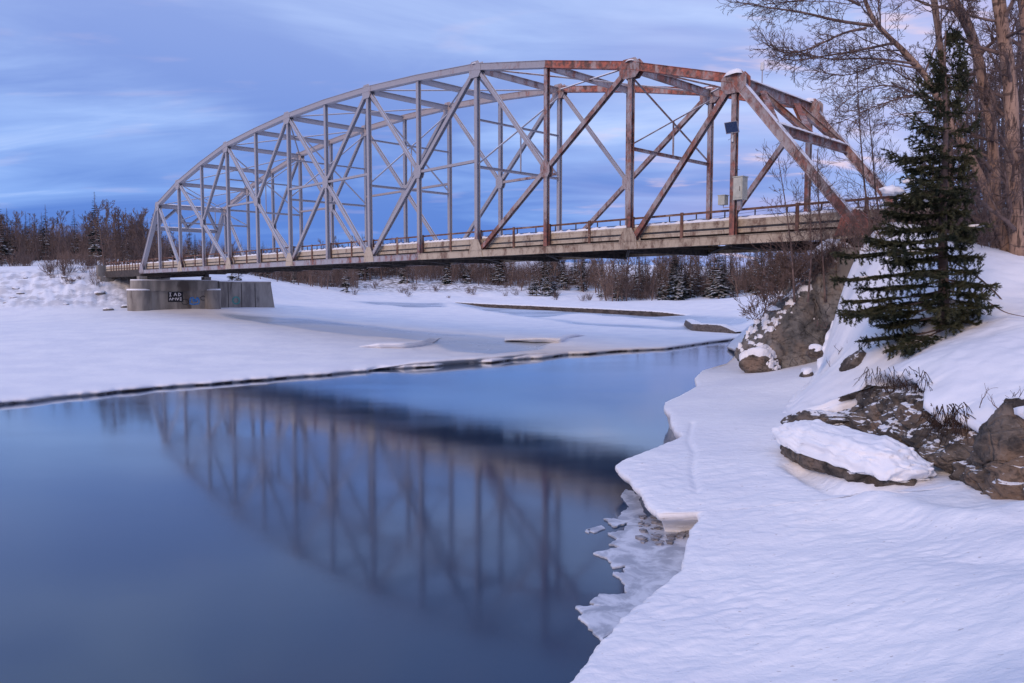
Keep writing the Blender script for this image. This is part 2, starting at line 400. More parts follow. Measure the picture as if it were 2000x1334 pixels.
lip = np.array([(.35, -.5), (.18, -.02), (.05, .05), (.0, .12), (.05, .19), (.25, .25), (.6, .27)])
gr_ = np.exp(np.linspace(0, math.log(1600 / 36.), 460)) - 1
rows = np.r_[lip[:, 0], 1.1 + 36 * gr_]
rr = re[None, :] + rows[:, None] * np.where(rows[:, None] > 1, (re / 36.)[None, :]**.35, 1)
X = np.sin(az)[None] * rr; Y = np.cos(az)[None] * rr
Z = far_h(X, Y)
U_, V_ = project(X, Y, Z)
back = rr - re[None]
# the cut bank behind the far channel, raised slabs, mound and rough boulder-strewn bank
def pxp(*pts): return [p for p in pts]
chan1 = pxp((425, 611), (592, 621), (840, 648), (985, 659), (1075, 668), (1065, 682), (960, 690), (880, 684), (840, 665), (720, 656), (620, 645), (455, 621))
chan2 = pxp((873, 591), (1170, 606), (1400, 617), (1470, 622), (1445, 634), (1335, 643), (1225, 640), (1130, 633), (1080, 625), (1010, 616), (935, 604))
chan3 = pxp((686, 588), (760, 589), (865, 592), (868, 600), (800, 600), (740, 594))
isl = pxp((1050, 620), (1130, 612), (1260, 622), (1400, 636), (1300, 637), (1150, 629))
icem = np.zeros_like(Z)
wob_u = U_ + 10 * fbm(X * .09, Y * .09, 0 * X, 4); wob_v = V_ + 2.0 * fbm(X * .13, Y * .13, 0 * X + 5, 4)
for pg in (chan1, chan2, chan3): icem = np.maximum(icem, inpoly(wob_u, wob_v, pg).astype(float))
icem[inpoly(wob_u, wob_v, isl)] = 0.
for _ in range(3):
    icem[1:-1] = .25 * icem[:-2] + .5 * icem[1:-1] + .25 * icem[2:]; icem[:, 2:-2] = (icem[:, :-4] + icem[:, 1:-3] + icem[:, 2:-2] + icem[:, 3:-1] + icem[:, 4:]) / 5
icem = icem * np.clip(.86 + .5 * fbm(X * .07, Y * .07, 0 * X + 12, 4), .25, 1)
Z = Z - .10 * icem
steep = sstep(95, 112, rr) * sstep(1.8, 3.0, Z) * sstep(9, 6.6, Z) * (U_ < 300)
bankm = sstep(2.0, 3.0, Z) * sstep(8.2, 7.0, Z) * (U_ < 290) * (rr < 150)
Z += bankm * .55 * np.abs(fbm(X * .45, Y * .45, Z * 0 + 9, 4)) * 1.6
farm = sstep(200, 260, rr) * (U_ > 480)
Z += farm * 1.2 * fbm(X * .06, Y * .06, 0 * X + 3, 5)
Z += sstep(1.5, 6, back) * (.10 * fbm(X * .12, Y * .12, 0 * X, 4) + .035 * fbm(X * .9, Y * .9, 0 * X + 1, 3)) * (1 - icem)
for k, (dr, dz) in enumerate(lip): Z[k] = dz + (.05 * fbm(az * 35, 0 * az, 0 * az + 4.4, 2) if k > 2 else 0)
Vt = np.stack([X, Y, Z], -1).reshape(-1, 3)
go = struct(mesh_obj('snow_ground', Vt, grid_faces(len(rows), len(az)), M_FAR, None, True))
attr(go, 'ice', icem)
dirt_shade = np.maximum(bankm * .35, sstep(235, 275, rr) * sstep(450, 560, U_) * sstep(1180, 1000, U_) * .9 * sstep(3, 4.5, Z) * sstep(16, 10, Z))
dirt_shade[:3] = 1.  # lowest lip rows: shade of the undercut ice edge painted in the earth tone
attr(go, 'dirt_shade', np.clip(dirt_shade, 0, 1))
# dark earth cut bank along the far channel
def ribbon(name, pts, hgt, depth, mat, noise=.25, n=120, snowtop=True):
    p = np.array(pts); s = np.r_[0, np.cumsum(np.hypot(*np.diff(p[:, :2], axis=0).T))]
    q = np.linspace(0, s[-1], n); x = np.interp(q, s, p[:, 0]); y = np.interp(q, s, p[:, 1]); z = np.interp(q, s, p[:, 2])
    dx, dy = np.gradient(x), np.gradient(y); L = np.hypot(dx, dy); nx, ny = -dy / L, dx / L
    taper = np.minimum(1, np.minimum(q, s[-1] - q) / (s[-1] * .12) + .12)
    prof = [(.05, -.4), (-.25, .0), (-.1, .45), (-.3, .8), (-.05, 1.0), (.6, 1.12), (1.4, 1.1), (3.0, .7), (4.5, -.2)]
    V = []
    for a, b in prof:
        jj = noise * fbm(q * .5, 0 * q + a * 3, 0 * q + b * 2, 3)
        V.append(np.stack([x + nx * (a * depth + jj), y + ny * (a * depth + jj), z + b * hgt * taper + .3 * jj * hgt], -1))
    V = np.array(V).reshape(-1, 3); o = mesh_obj(name, V, grid_faces(len(prof), n), mat, None, True)
    return o
cb = [P(u, v, .12) for u, v in ((862, 595), (960, 601), (1060, 606), (1170, 612), (1290, 619), (1400, 624))]
ob = ribbon('cut_bank', cb, .95, .9, simple('cut_earth', ((.05, .042, .038), (.13, .105, .09)), .6, .9, (1, 1, 2.5), band='world', snow=.5))
struct(ob)

# ------------------------------------------------------------------ near shelf of shore ice under wind-rippled snow
shelf_edge = [(1020, 1560, .40), (1068, 1420, .42), (1110, 1334, .45), (1172, 1252, .45), (1215, 1205, .45), (1262, 1165, .48), (1300, 1135, .50), (1330, 1108, .52), (1338, 1070, .55), (1345, 1035, .58), (1366, 1008, .62), (1362, 1000, .62), (1325, 1003, .62), (1290, 1002, .62), (1262, 985, .62), (1255, 962, .63),
              (1238, 948, .64), (1228, 932, .65), (1210, 922, .65), (1200, 907, .66), (1222, 894, .66), (1250, 884, .68), (1295, 866, .70), (1332, 851, .72), (1316, 836, .74), (1310, 822, .75), (1308, 806, .76), (1296, 794, .77), (1300, 783, .78), (1330, 770, .80), (1362, 752, .82), (1357, 737, .84), (1372, 722, .86), (1420, 708, .9), (1440, 690, .95), (1458, 664, 1.0), (1462, 645, 1.0), (1480, 632, 1.0)]
sp = np.array([P(u, v, z) for u, v, z in shelf_edge]); sp[:, 1] = np.maximum.accumulate(sp[:, 1] + np.arange(len(sp)) * 1e-4)
sctl = [tuple(p) for p in sp[::2]] + [P(u, v, z) for u, v, z in ((1500, 1000, .72), (1500, 800, .92), (1545, 870, .85), (1700, 1000, .9), (1850, 1000, 1.05), (1990, 1010, 1.35), (1990, 1200, 1.35), (1600, 1334, .75), (1850, 1334, 1.15), (1990, 1334, 1.55), (1600, 1150, .72), (1480, 720, .98), (1540, 780, 1.0), (1560, 740, 1.35), (1750, 905, 1.0), (1880, 950, 1.15))]
sctl += [(7, 3, 2.6), (3, 2, 2.6), (0, 1, 3.3), (12, 6, 2.5), (12, 14, 1.6), (20, 25, 3.0), (24, 40, 5), (16, 50, 1.5), (9, 24.5, 1.1)]
tps_sh = TPS(sctl, .3)
ys = np.unique(np.r_[np.linspace(2.0, 9, 90), 9 * np.exp(np.linspace(0, math.log(20 / 9.), 420)), 20 * np.exp(np.linspace(0, math.log(58 / 20.), 280))])
ex = np.interp(ys, sp[:, 1], sp[:, 0]); ez = np.interp(ys, sp[:, 1], sp[:, 2])
near = ys < sp[0, 1]; ex[near] = sp[0, 0] - (sp[0, 1] - ys[near]) * .55
far_ = ys > sp[-1, 1]; ex[far_] = sp[-1, 0] + (ys[far_] - sp[-1, 1]) * -.1
ex = ex + .05 * fbm(ys * 2.2, 0 * ys, 0 * ys + 8.8, 4, .6) + .02 * fbm(ys * 9, 0 * ys, 0 * ys + 3, 2)
cw = np.r_[np.linspace(0, 1, 40)**1.3 * 1.2, 1.2 + np.linspace(0, 1, 330)[1:]**1.25 * 20]
lipx = np.array([.34, .30, .14, .05, .0, .015]); 
nl = len(lipx)
SX = ex[:, None] + np.r_[lipx * 0, cw + .05][None]
SY = np.repeat(ys[:, None], SX.shape[1], 1)
dxe = np.gradient(ex, ys)
for _ in range(45): dxe[1:-1] = .25 * dxe[:-2] + .5 * dxe[1:-1] + .25 * dxe[2:]
nin = np.stack([np.ones_like(dxe), -dxe], -1); nin /= np.linalg.norm(nin, axis=1)[:, None]
SZ = tps_sh(SX, SY)
top = ez[:, None]
dist_in = SX - ex[:, None]
SZ = np.minimum(SZ, top + dist_in * .6 + .05) ; SZ = np.maximum(SZ, top * .9 - .02)
rim = np.exp(-dist_in / .35)
SZ += .05 * rim * fbm(SX * 3, SY * 3, 0 * SX + 1, 3) - .05 * np.exp(-dist_in / .07)
ca, sa = math.cos(R(22)), math.sin(R(22))
rx = SX * ca + SY * sa; ry = -SX * sa + SY * ca
amp = sstep(.1, .6, dist_in) * (.35 + .65 * sstep(24, 17, SY))
SZ += amp * (.040 * fbm(rx * 1.1, ry * 2.2, 0 * rx, 3, .55) + .032 * np.abs(fbm(rx * 1.9, ry * 3.6, 0 * rx + 4, 2, .5)) * (.4 + 1.2 * sstep(-.15, .25, fbm(rx * .35, ry * .35, 0 * rx + 31, 2))) + .06 * fbm(rx * .3, ry * .55, 0 * rx + 7, 3))
# shallow drift rolls below the rock face and a crack line across the shelf
SZ += .16 * sstep(2.5, 6, dist_in) * np.maximum(0, fbm(SX * .35 + 3, SY * .5, 0 * SX + 6, 3)) * sstep(24, 15, SY)
crk = [P(u, v, .7)[:2] for u, v in ((1352, 830), (1345, 862), (1357, 885), (1352, 915), (1362, 960))]
SZ -= .05 * np.exp(-(polydist(SX, SY, crk) / .09)**2)
# hollow under the snow-capped boulder
rdg = [P(u, v, 1.0)[:2] for u, v in ((1715, 970), (1780, 995), (1860, 1030), (1940, 1045), (2080, 1035))]
SZ += .17 * np.exp(-(polydist(SX, SY, rdg) / .5)**2)
rdg = [P(u, v, .9)[:2] for u, v in ((1640, 1010), (1760, 1050), (1880, 1110), (2050, 1160))]
SZ -= .10 * np.exp(-(polydist(SX, SY, rdg) / .7)**2)
hol = [P(u, v, .85)[:2] for u, v in ((1560, 905), (1610, 938), (1650, 955), (1700, 962))]
SZ -= .34 * np.exp(-(polydist(SX, SY, hol) / .38)**2)
lipz = [(-.35, 0), (.02, 0), (0, .52), (0, .66), (0, .82), (0, .95)]
uc = np.interp(ys, [9, 12.5, 14.2, 15, 19.5, 21, 24], [.25, .3, .5, 1., 1., .5, .35])
for k, off in enumerate((.75, .62, .34, .10, .0, .012)):
    SX[:, k] = ex + nin[:, 0] * off * (uc if k < 4 else 1); SY[:, k] = ys + nin[:, 1] * off * (uc if k < 4 else 1)
for k, (a, b) in enumerate(lipz): SZ[:, k] = a + b * ez + (0.02 * fbm(ys * 5, 0 * ys + k, 0 * ys, 3) if k > 1 else 0)
o = struct(mesh_obj('snow_shelf', np.stack([SX, SY, SZ], -1).reshape(-1, 3), grid_faces(*SX.shape)[:, ::-1], M_SHELF, None, True))
def shelf_z(x, y): return float(tps_sh(np.array([x]), np.array([y]))[0])

# thin lacy shore ice in the bay below the shelf lip
def slab(name, pts, z, th, mat, jag=.05, sub=8, seed=0, smooth=False, dome=0.):
    rnd = random.Random(seed); loop = []
    for a, b in zip(pts, pts[1:] + pts[:1]):
        for k in range(sub):
            q = k / sub; j = (rnd.random() - .5) * 2 * jag
            dx, dy = b[0] - a[0], b[1] - a[1]; L = math.hypot(dx, dy) or 1
            loop.append((a[0] + dx * q - dy / L * j, a[1] + dy * q + dx / L * j))
    n = len(loop); cx = sum(p[0] for p in loop) / n; cy = sum(p[1] for p in loop) / n
    V = [(x, y, z - th) for x, y in loop] + [(x, y, z - .2 * th) for x, y in loop] + [(x + (cx - x) * .015, y + (cy - y) * .015, z) for x, y in loop]
    f = [(k, (k + 1) % n, n + (k + 1) % n, n + k) for k in range(n)] + [(n + k, n + (k + 1) % n, 2 * n + (k + 1) % n, 2 * n + k) for k in range(n)]
    f.append(tuple(range(2 * n, 3 * n)))
    return mesh_obj(name, V, f, mat)
def px_loop(pts, z): return [P(u, v, z)[:2] for u, v in pts]
fr1 = [(1330, 1120), (1400, 1050), (1420, 1000), (1300, 1000), (1262, 1010), (1252, 980), (1240, 960), (1222, 955), (1212, 968), (1228, 990), (1215, 998), (1208, 1012), (1180, 1012), (1200, 1028), (1228, 1020), (1218, 1036), (1185, 1040), (1205, 1052), (1190, 1062), (1212, 1068), (1158, 1080), (1190, 1092), (1196, 1108), (1222, 1104), (1218, 1120), (1196, 1118), (1214, 1132), (1222, 1146), (1222, 1162), (1172, 1162), (1152, 1176), (1170, 1184), (1122, 1186), (1142, 1198), (1130, 1208), (1152, 1226), (1176, 1252), (1215, 1215), (1280, 1160)]
struct(slab('shore_ice', px_loop(fr1, .03), .035, .05, M_ICE, .03, 6, 3))
for k, lp in enumerate(([(1145, 1034), (1175, 1026), (1182, 1032), (1160, 1040)], [(1142, 1037), (1152, 1033), (1150, 1041)], [(1230, 962), (1252, 968), (1250, 974), (1232, 970)])):
    tag(slab('ice_sliver', px_loop(lp, .02), .022, .03, M_ICE, .01, 4, 20 + k), 'small sliver of thin ice floating off the lacy shore ice', 'ice', 'ice slivers beside the shore ice')
# grey rubble ice beneath the overhanging lip
rb = MB()
rnd = random.Random(5)
for k in range(70):
    u, v = rnd.uniform(1250, 1350), rnd.uniform(1005, 1062); p = P(u, v, .05); r = rnd.uniform(.03, .11)
    V = [(p[0] + r * rnd.uniform(.6, 1.3) * math.cos(a), p[1] + r * rnd.uniform(.6, 1.3) * math.sin(a), .02 + zz_) for zz_ in (0, r * .7) for a in (0, 1.26, 2.5, 3.77, 5.0)]
    rb.add(V, [(0, 1, 6, 5), (1, 2, 7, 6), (2, 3, 8, 7), (3, 4, 9, 8), (4, 0, 5, 9), (5, 6, 7, 8, 9)])
o = rb.build('rubble_ice', M_ICEEDGE); struct(o, 'stuff'); o['label'] = 'dark broken rubble ice under the overhanging snow shelf'; o['category'] = 'ice'

# ------------------------------------------------------------------ right bank: snow slope above the rock ledge
lipw = [(14.5, 2.5, 4.3), (12.2, 6, 3.7), (10.8, 10, 3.35)] + [D(u, v, Yd) for u, v, Yd in ((2060, 780, 13.2), (2000, 792, 14.2), (1965, 800, 14.9), (1945, 838, 15.3), (1920, 826, 15.7), (1895, 812, 16.2), (1870, 800, 16.6), (1845, 806, 17.1), (1822, 790, 17.5), (1812, 765, 18.2), (1800, 735, 19.3), (1770, 725, 20.4), (1735, 720, 21.6), (1700, 735, 22.6), (1682, 772, 23.2), (1640, 790, 23.6), (1590, 802, 24.0), (1548, 812, 24.4), (1536, 800, 25.4), (1552, 772, 27), (1585, 745, 29.8), (1598, 722, 32.2), (1606, 690, 33.6), (1628, 625, 35.2))] + [(18.2, 39, 3.6), (17.6, 46, 2.0), (16.5, 54, .6), (18, 64, .3)]
lipw = np.array(lipw)
bctl = [tuple(p) for p in lipw] + [D(u, v, Yd) for u, v, Yd in ((1640, 705, 28), (1600, 735, 28.5), (1640, 602, 30.5), (1700, 640, 27), (1840, 652, 24), (2000, 650, 21), (2000, 565, 26), (1950, 500, 31), (1850, 492, 33), (1700, 474, 36.5), (1680, 505, 35), (1640, 545, 33.5), (1900, 700, 19.5), (1660, 560, 35.5))]
bctl += [(20, 10, 5.0), (22, 18, 5.6), (25, 40, 8.0), (30, 60, 8.2), (60, 40, 10), (60, 80, 8.5), (50, 15, 9), (23, 48, 6.0), (21, 58, 2.5), (19, 48, 3.0), (70, 100, 7)]
tps_b = TPS(bctl, .4)
seg = np.r_[0, np.cumsum(np.linalg.norm(np.diff(lipw, axis=0), axis=1))]; nb = 620
q = np.linspace(0, seg[-1], nb); lx, ly, lz = (np.interp(q, seg, lipw[:, k]) for k in range(3))
jit = fbm(q * 1.1, 0 * q, 0 * q + 3, 4, .6)
lx = lx - .22 * jit; ly = ly - .16 * jit; lz = lz - .10 * np.abs(fbm(q * .9, 0 * q + 4, 0 * q, 4, .6))
backp = np.array([(70, -2), (70, 20), (70, 60), (70, 110)], float)
bx = np.interp(np.linspace(0, 1, nb), [0, .5, 1], [66, 70, 62]); by = np.interp(np.linspace(0, 1, nb), [0, .3, .6, 1], [-6, 10, 40, 112])
ww = np.r_[0, np.linspace(.0, 1, 260)[1:]**2.1]
BX = lx[None] + (bx - lx)[None] * ww[:, None]; BY = ly[None] + (by - ly)[None] * ww[:, None]
BZ = tps_b(BX, BY)
dl = np.hypot(BX - lx[None], BY - ly[None])
BZ = lz[None] * np.exp(-dl / .5) + BZ * (1 - np.exp(-dl / .5))
BZ += sstep(.1, .9, dl) * (.16 * fbm(BX * .55, BY * .55, 0 * BX, 4) + .05 * fbm(BX * 2.2, BY * 2.2, 0 * BX + 3, 3)) + .16 * sstep(0, .55, dl)
BZ += sstep(8, 25, dl) * .4 * fbm(BX * .2, BY * .2, 0 * BX + 5, 4)
# drooping lip rows
lrows = []
ndx, ndy = (bx - lx), (by - ly); nl_ = np.hypot(ndx, ndy); ndx /= nl_; ndy /= nl_
for a, b in ((1.0, -.55), (.35, -.30), (.05, -.24), (-.10, -.14), (-.09, -.02)):
    lrows.append(np.stack([lx + ndx * a, ly + ndy * a, lz + b * (1 + .4 * jit)], -1))
BV = np.concatenate([np.array(lrows), np.stack([BX, BY, BZ], -1)], 0)
struct(mesh_obj('snow_bank', BV.reshape(-1, 3), grid_faces(BV.shape[0], nb), M_SNOW, None, True))
def bank_z(x, y): return float(tps_b(np.array([x]), np.array([y]))[0])

# ================================================================== BRIDGE
HTS = {0: 0., 1: 8.65, 2: 10.80, 3: 12.32, 4: 13.57, 5: 14.14, 6: 14.54, 7: 14.66}
def nd(i, side, z=0.):               # panel point i (0..14) of truss side 0 near / 1 far
    b = B7 + BD * PL * (i - 7) + BT * BW * side
    return Vector((b.x, b.y, CH + 2.40 + .033 * (i - 7) + z))
def hh(i):
    k = min(i, 14 - i)
    if k == int(k): return HTS[int(k)]
    return .5 * (HTS[int(k)] + HTS[int(k) + 1])
bridge = thing('truss_bridge', 'long steel camelback truss bridge, grey paint rusting to red, spanning the icy river', 'bridge', None, tuple(nd(7, .5)))
BI = Vector(bridge.location)
def bpart(mb, name, mat, smooth=False):
    mb.v = [tuple(Vector(p) - BI) for p in mb.v]
    return mb.build(name, mat, bridge, smooth)
# steel materials use world Position, so local coordinates are fine
def axes(p0, p1):
    a = (p1 - p0).normalized(); e = BT.copy(); n = a.cross(e).normalized()
    return a, e, n                    # axis, across the bridge, in the truss plane
def hsec(p0, p1, wd, dp, tf=.035, mat=None, name='vertical_post', cut0=0., cut1=0.):
    a, e, n = axes(p0, p1); p0 = p0 + a * cut0; p1 = p1 - a * cut1; m = MB()
    m.bar(p0, p1, n, e, -wd / 2, wd / 2, -dp / 2, -dp / 2 + tf); m.bar(p0, p1, n, e, -wd / 2, wd / 2, dp / 2 - tf, dp / 2)
    m.bar(p0, p1, n, e, -tf / 2, tf / 2, -dp / 2 + tf, dp / 2 - tf)
    return bpart(m, name, mat or M_STEEL)
def boxsec(p0, p1, wd, dp, mat, name, cover=True, cut0=0., cut1=0.):
    a, e, n = axes(p0, p1)
    if n.z < 0: n = -n
    p0 = p0 + a * cut0; p1 = p1 - a * cut1; m = MB()
    m.bar(p0, p1, e, n, -dp / 2, -dp / 2 + .04, -wd / 2, wd / 2); m.bar(p0, p1, e, n, dp / 2 - .04, dp / 2, -wd / 2, wd / 2)
    if cover:
        m.bar(p0, p1, e, n, -dp / 2 - .05, dp / 2 + .05, wd / 2, wd / 2 + .03)
        m.bar(p0, p1, e, n, -dp / 2 - .05, -dp / 2, -wd / 2, -wd / 2 + .03); m.bar(p0, p1, e, n, dp / 2, dp / 2 + .05, -wd / 2, -wd / 2 + .03)
    m.bar(p0, p1, e, n, -dp / 2 + .04, dp / 2 - .04, -wd / 2 + .012, -wd / 2 + .03)
    return bpart(m, name, mat)
def gusset(c, pts, side_off, mat):
    m = MB(); nn_ = len(pts)
    for s in (-1, 1):
        V = [c + BD * x + Vector((0, 0, z)) + BT * (s * side_off + d) for d in (-.015, .015) for x, z in pts]
        m.add(V, [tuple(range(nn_ - 1, -1, -1)), tuple(range(nn_, 2 * nn_))] + [(k, (k + 1) % nn_, nn_ + (k + 1) % nn_, nn_ + k) for k in range(nn_)])
    return bpart(m, 'gusset_plate', mat)
def oct_(w_, h_): return [(-w_, -h_ * .45), (-w_ * .6, -h_), (w_ * .6, -h_), (w_, -h_ * .45), (w_, h_ * .45), (w_ * .6, h_), (-w_ * .6, h_), (-w_, h_ * .45)]
MAIN = [1, 2, 4, 6, 8, 10, 12, 13]
for s in (0, 1):
    # chords and end posts
    for i in range(14):
        boxsec(nd(i, s), nd(i + 1, s), .46, .36, M_CREAM if i > 8 else M_STEEL, 'bottom_chord', True, 0 if i else -.3, 0 if i < 13 else -.3)
    for i in range(1, 13):
        red = (M_STEELX if i >= 11 else M_STEEL) if s == 0 else (M_STEELX if i >= 10 else M_STEELR)
        boxsec(nd(i, s, hh(i)), nd(i + 1, s, hh(i + 1)), .44, .42, red, 'top_chord', True, .0, .0)
    boxsec(nd(0, s), nd(1, s, hh(1)), .44, .42, M_STEEL, 'end_post')
    boxsec(nd(14, s), nd(13, s, hh(13)), .46, .42, M_STEELR, 'end_post')
    # verticals
    for i in range(1, 14):
        sub = i in (1, 3, 5, 7, 9, 11, 13)
        hsec(nd(i, s, .2), nd(i, s, hh(i) - .2), .30, .34 if not sub else .30, .03, (M_STEELR if i > 10 else M_STEEL), 'vertical_post')
    # diagonals
    def diag(a, za, b, zb, mat=None, wd=.30, c0=.5, c1=.5):
        hsec(nd(a, s, za), nd(b, s, zb), wd, .30, .03, mat or M_STEEL, 'diagonal', c0, c1)
    diag(1, hh(1), 2, 0); diag(13, hh(13), 12, 0, M_STEELR)
    for a, b, mdl in ((2, 4, 3), (4, 6, 5), (12, 10, 11), (10, 8, 9)):       # main diagonal top a -> bottom b with mid node
        zm = hh(a) / 2; mt = M_STEELR if a >= 12 else None
        diag(a, hh(a), mdl, zm, mt); diag(mdl, zm, b, 0, mt); diag(b, hh(b), mdl, zm, None, .24)
        gusset(nd(mdl, s, zm), oct_(.42, .5), .18, M_STEELR if mdl > 10 else M_STEEL)
        if mdl in (5, 9):
            hsec(nd(mdl, s, zm), nd(a, s, zm + .05), .20, .24, .025, M_STEELR if s else M_STEEL, 'horizontal_strut', .3, .1)
    zm = hh(7) / 2 + .05
    for a in (6, 8):
        diag(a, hh(a), 7, zm); diag(7, zm, a, 0)
        hsec(nd(7, s, zm), nd(a, s, zm), .20, .24, .025, M_STEELR if s else M_STEEL, 'horizontal_strut', .3, .1)
    gusset(nd(7, s, zm), oct_(.45, .55), .18, M_STEEL)
    for i in MAIN:
        gm = M_STEELX if i >= 12 else (M_STEELR if s else M_STEEL)
        gusset(nd(i, s, hh(i) - .18), oct_(.75 if i in (12, 13) else .62, .58), .225, M_STEELR if i >= 12 else gm)
        if i not in (1, 13): gusset(nd(i, s, .22), [(-.75, -.42), (.75, -.42), (.62, .25), (.28, .85), (-.28, .85), (-.62, .25)], .215, M_CREAM)
    gusset(nd(14, s, .2), [(-1.3, -.3), (.35, -.3), (.35, .45), (-.3, 1.0), (-1.0, .6)], .225, M_STEELR)
    gusset(nd(0, s, .2), [(-.35, -.3), (1.3, -.3), (1.0, .6), (.3, 1.0), (-.35, .45)], .225, M_STEEL)
# cross struts, laterals and sway frames
def xbeam(p0, p1, wd, dp, mat, name, tf=.03):
    a = (p1 - p0).normalized(); n = Vector((0, 0, 1)) - a * a.z; n.normalize(); e = a.cross(n); m = MB()
    m.bar(p0, p1, e, n, -wd / 2, wd / 2, dp / 2 - tf, dp / 2); m.bar(p0, p1, e, n, -wd / 2, wd / 2, -dp / 2, -dp / 2 + tf)
    m.bar(p0, p1, e, n, -tf / 2, tf / 2, -dp / 2 + tf, dp / 2 - tf)
    return bpart(m, name, mat)
def rod(p0, p1, r, mat, name):
    a = (p1 - p0).normalized(); n = a.orthogonal().normalized(); e = a.cross(n); m = MB()
    m.bar(p0, p1, e, n, -r, r, -r * .3, r * .3); m.bar(p0, p1, e, n, -r, -r * .4, r * .3, r * 1.6)
    return bpart(m, name, mat)
for i in range(2, 13):
    xbeam(nd(i, 0, hh(i) - .12) + BT * .22, nd(i, 1, hh(i) - .12) - BT * .22, .24, .46, M_STEELR if i > 9 else M_STEEL, 'top_strut')
for a, b in ((1, 2), (2, 4), (4, 6), (6, 8), (8, 10), (10, 12), (12, 13)):
    mt = M_STEELR if a >= 10 else M_STEEL
    rod(nd(a, 0, hh(a) - .05), nd(b, 1, hh(b) - .05), .06, mt, 'lateral_brace'); rod(nd(a, 1, hh(a) + .0), nd(b, 0, hh(b) + .0), .06, mt, 'lateral_brace')
for i in (2, 4, 6, 8, 10, 12):
    mt = M_STEELR if i > 10 else M_STEEL
    zl = 6.4 if i not in (2, 12) else 5.9
    xbeam(nd(i, 0, zl), nd(i, 1, zl), .16, .20, mt, 'sway_strut', .025)
    rod(nd(i, 0, zl + .2), nd(i, 1, hh(i) - .5), .055, mt, 'sway_brace'); rod(nd(i, 1, zl + .1), nd(i, 0, hh(i) - .6), .055, mt, 'sway_brace')
    zc = (zl + hh(i)) / 2 - .15
    rod(nd(i, .5, zl), nd(i, .5, zc), .045, mt, 'hanger_rod')
    if i in (4, 6, 8, 10): xbeam(nd(i, 0, zc), nd(i, 1, zc + .001), .13, .14, mt, 'sway_strut', .02)
# portals in the planes of the end posts
for e0, e1, mt in ((14, 13, M_STEELR), (0, 1, M_STEEL)):
    def ep_(q, side, off=0.): return nd(e0, side) * (1 - q) + nd(e1, side, hh(e1)) * q
    xbeam(ep_(.985, 0), ep_(.985, 1), .30, .55, mt, 'portal_top_strut'); 
    ql = .66
    xbeam(ep_(ql, 0), ep_(ql, 1), .30, .45, mt, 'portal_lower_strut')
    zig = [(ql + .03, .04), (.96, .27), (ql + .04, .5), (.96, .73), (ql + .03, .96)]
    for (qa, sa_), (qb, sb_) in zip(zig[:-1], zig[1:]):
        xbeam(ep_(qa, 0) * (1 - sa_) + ep_(qa, 1) * sa_, ep_(qb, 0) * (1 - sb_) + ep_(qb, 1) * sb_, .36, .30, M_PORTAL if e0 else M_STEEL, 'portal_brace')
    # snow lying on the struts
    for q_, th in ((ql, .16), (.985, .12)):
        m = MB(); a_ = ep_(q_, 0); b_ = ep_(q_, 1); ax = (b_ - a_).normalized(); n_ = Vector((0, 0, 1)); e_ = ax.cross(n_)
        off = .23 if q_ == ql else .28; K = 26; V = []
        for k in range(K + 1):
            c = a_ + (b_ - a_) * (k / K) + n_ * off; h_ = th * (.7 + .5 * random.random()); w_ = .16
            V += [c - e_ * w_, c - e_ * w_ * .8 + n_ * h_ * .8, c + n_ * h_, c + e_ * w_ * .8 + n_ * h_ * .8, c + e_ * w_]
        m.add(V, [(k * 5 + j, k * 5 + j + 1, k * 5 + j + 6, k * 5 + j + 5) for k in range(K) for j in range(4)]); bpart(m, 'snow_cap', M_SNOW, True)
# snow lumps at hips and upper joints
def lump(c, rx, ry, rz, name, parent_fn, seed):
    n1, n2 = 14, 7; V = []; rnd = random.Random(seed)
    for a in range(n2 + 1):
        ph = math.pi / 2 * a / n2
        for b in range(n1):
            th = 2 * math.pi * b / n1; k = 1 + .18 * math.sin(3 * th + seed) + rnd.uniform(-.06, .06)
            V.append((c[0] + rx * k * math.cos(ph) * math.cos(th), c[1] + ry * k * math.cos(ph) * math.sin(th), c[2] + rz * math.sin(ph)))
    Fc = [(a * n1 + b, a * n1 + (b + 1) % n1, (a + 1) * n1 + (b + 1) % n1, (a + 1) * n1 + b) for a in range(n2) for b in range(n1)]
    m = MB(); m.add(V, Fc); return parent_fn(m, name, M_SNOW, True)
for k, (i, s, dz, r, hz) in enumerate(((13, 0, .24, .55, .35), (12, 0, .25, .45, .16), (13, 1, .28, .5, .3), (10, 0, .25, .35, .12), (12, 1, .25, .4, .15))):
    c = nd(i, s, hh(i) + dz - .04); lump(c, r, r, hz, 'snow_cap', bpart, k)
# deck and floor system
def cross(i, s0, s1, z0, z1, thick, name, mat):
    m = MB(); a = nd(i, s0); b = nd(i, s1)
    m.bar(a, b, BD, Vector((0, 0, 1)), -thick / 2, thick / 2, z0, z1); return bpart(m, name, mat)
for i in range(0, 15): cross(i, .024, .976, -.38, .34, .30, 'floor_beam', M_DARK)
def along(i0, i1, s, w0, w1, z0, z1, name, mat, ext=0., seglen=7.0):
    m = MB(); m.bar(nd(i0, s), nd(i1, s), BT, Vector((0, 0, 1)), w0, w1, z0, z1); return bpart(m, name, mat)
for s in (.12, .28, .44, .60, .76, .88): along(-2.35, 14.6, s, -.1, .1, -.06 + .35, .35 + .3, 'stringer', M_DARK)
along(-2.35, 15.6, .5, -3.75, 3.75, .652, .88, 'deck', M_DECK)
along(-2.35, 15.2, 1.0, .55, 2.2, 1.35, 1.55, 'walkway', M_DECK)
for i in range(0, 15): cross(i + .02, 1.03, 1.25, .9, 1.345, .14, 'walkway_bracket', M_DARK)
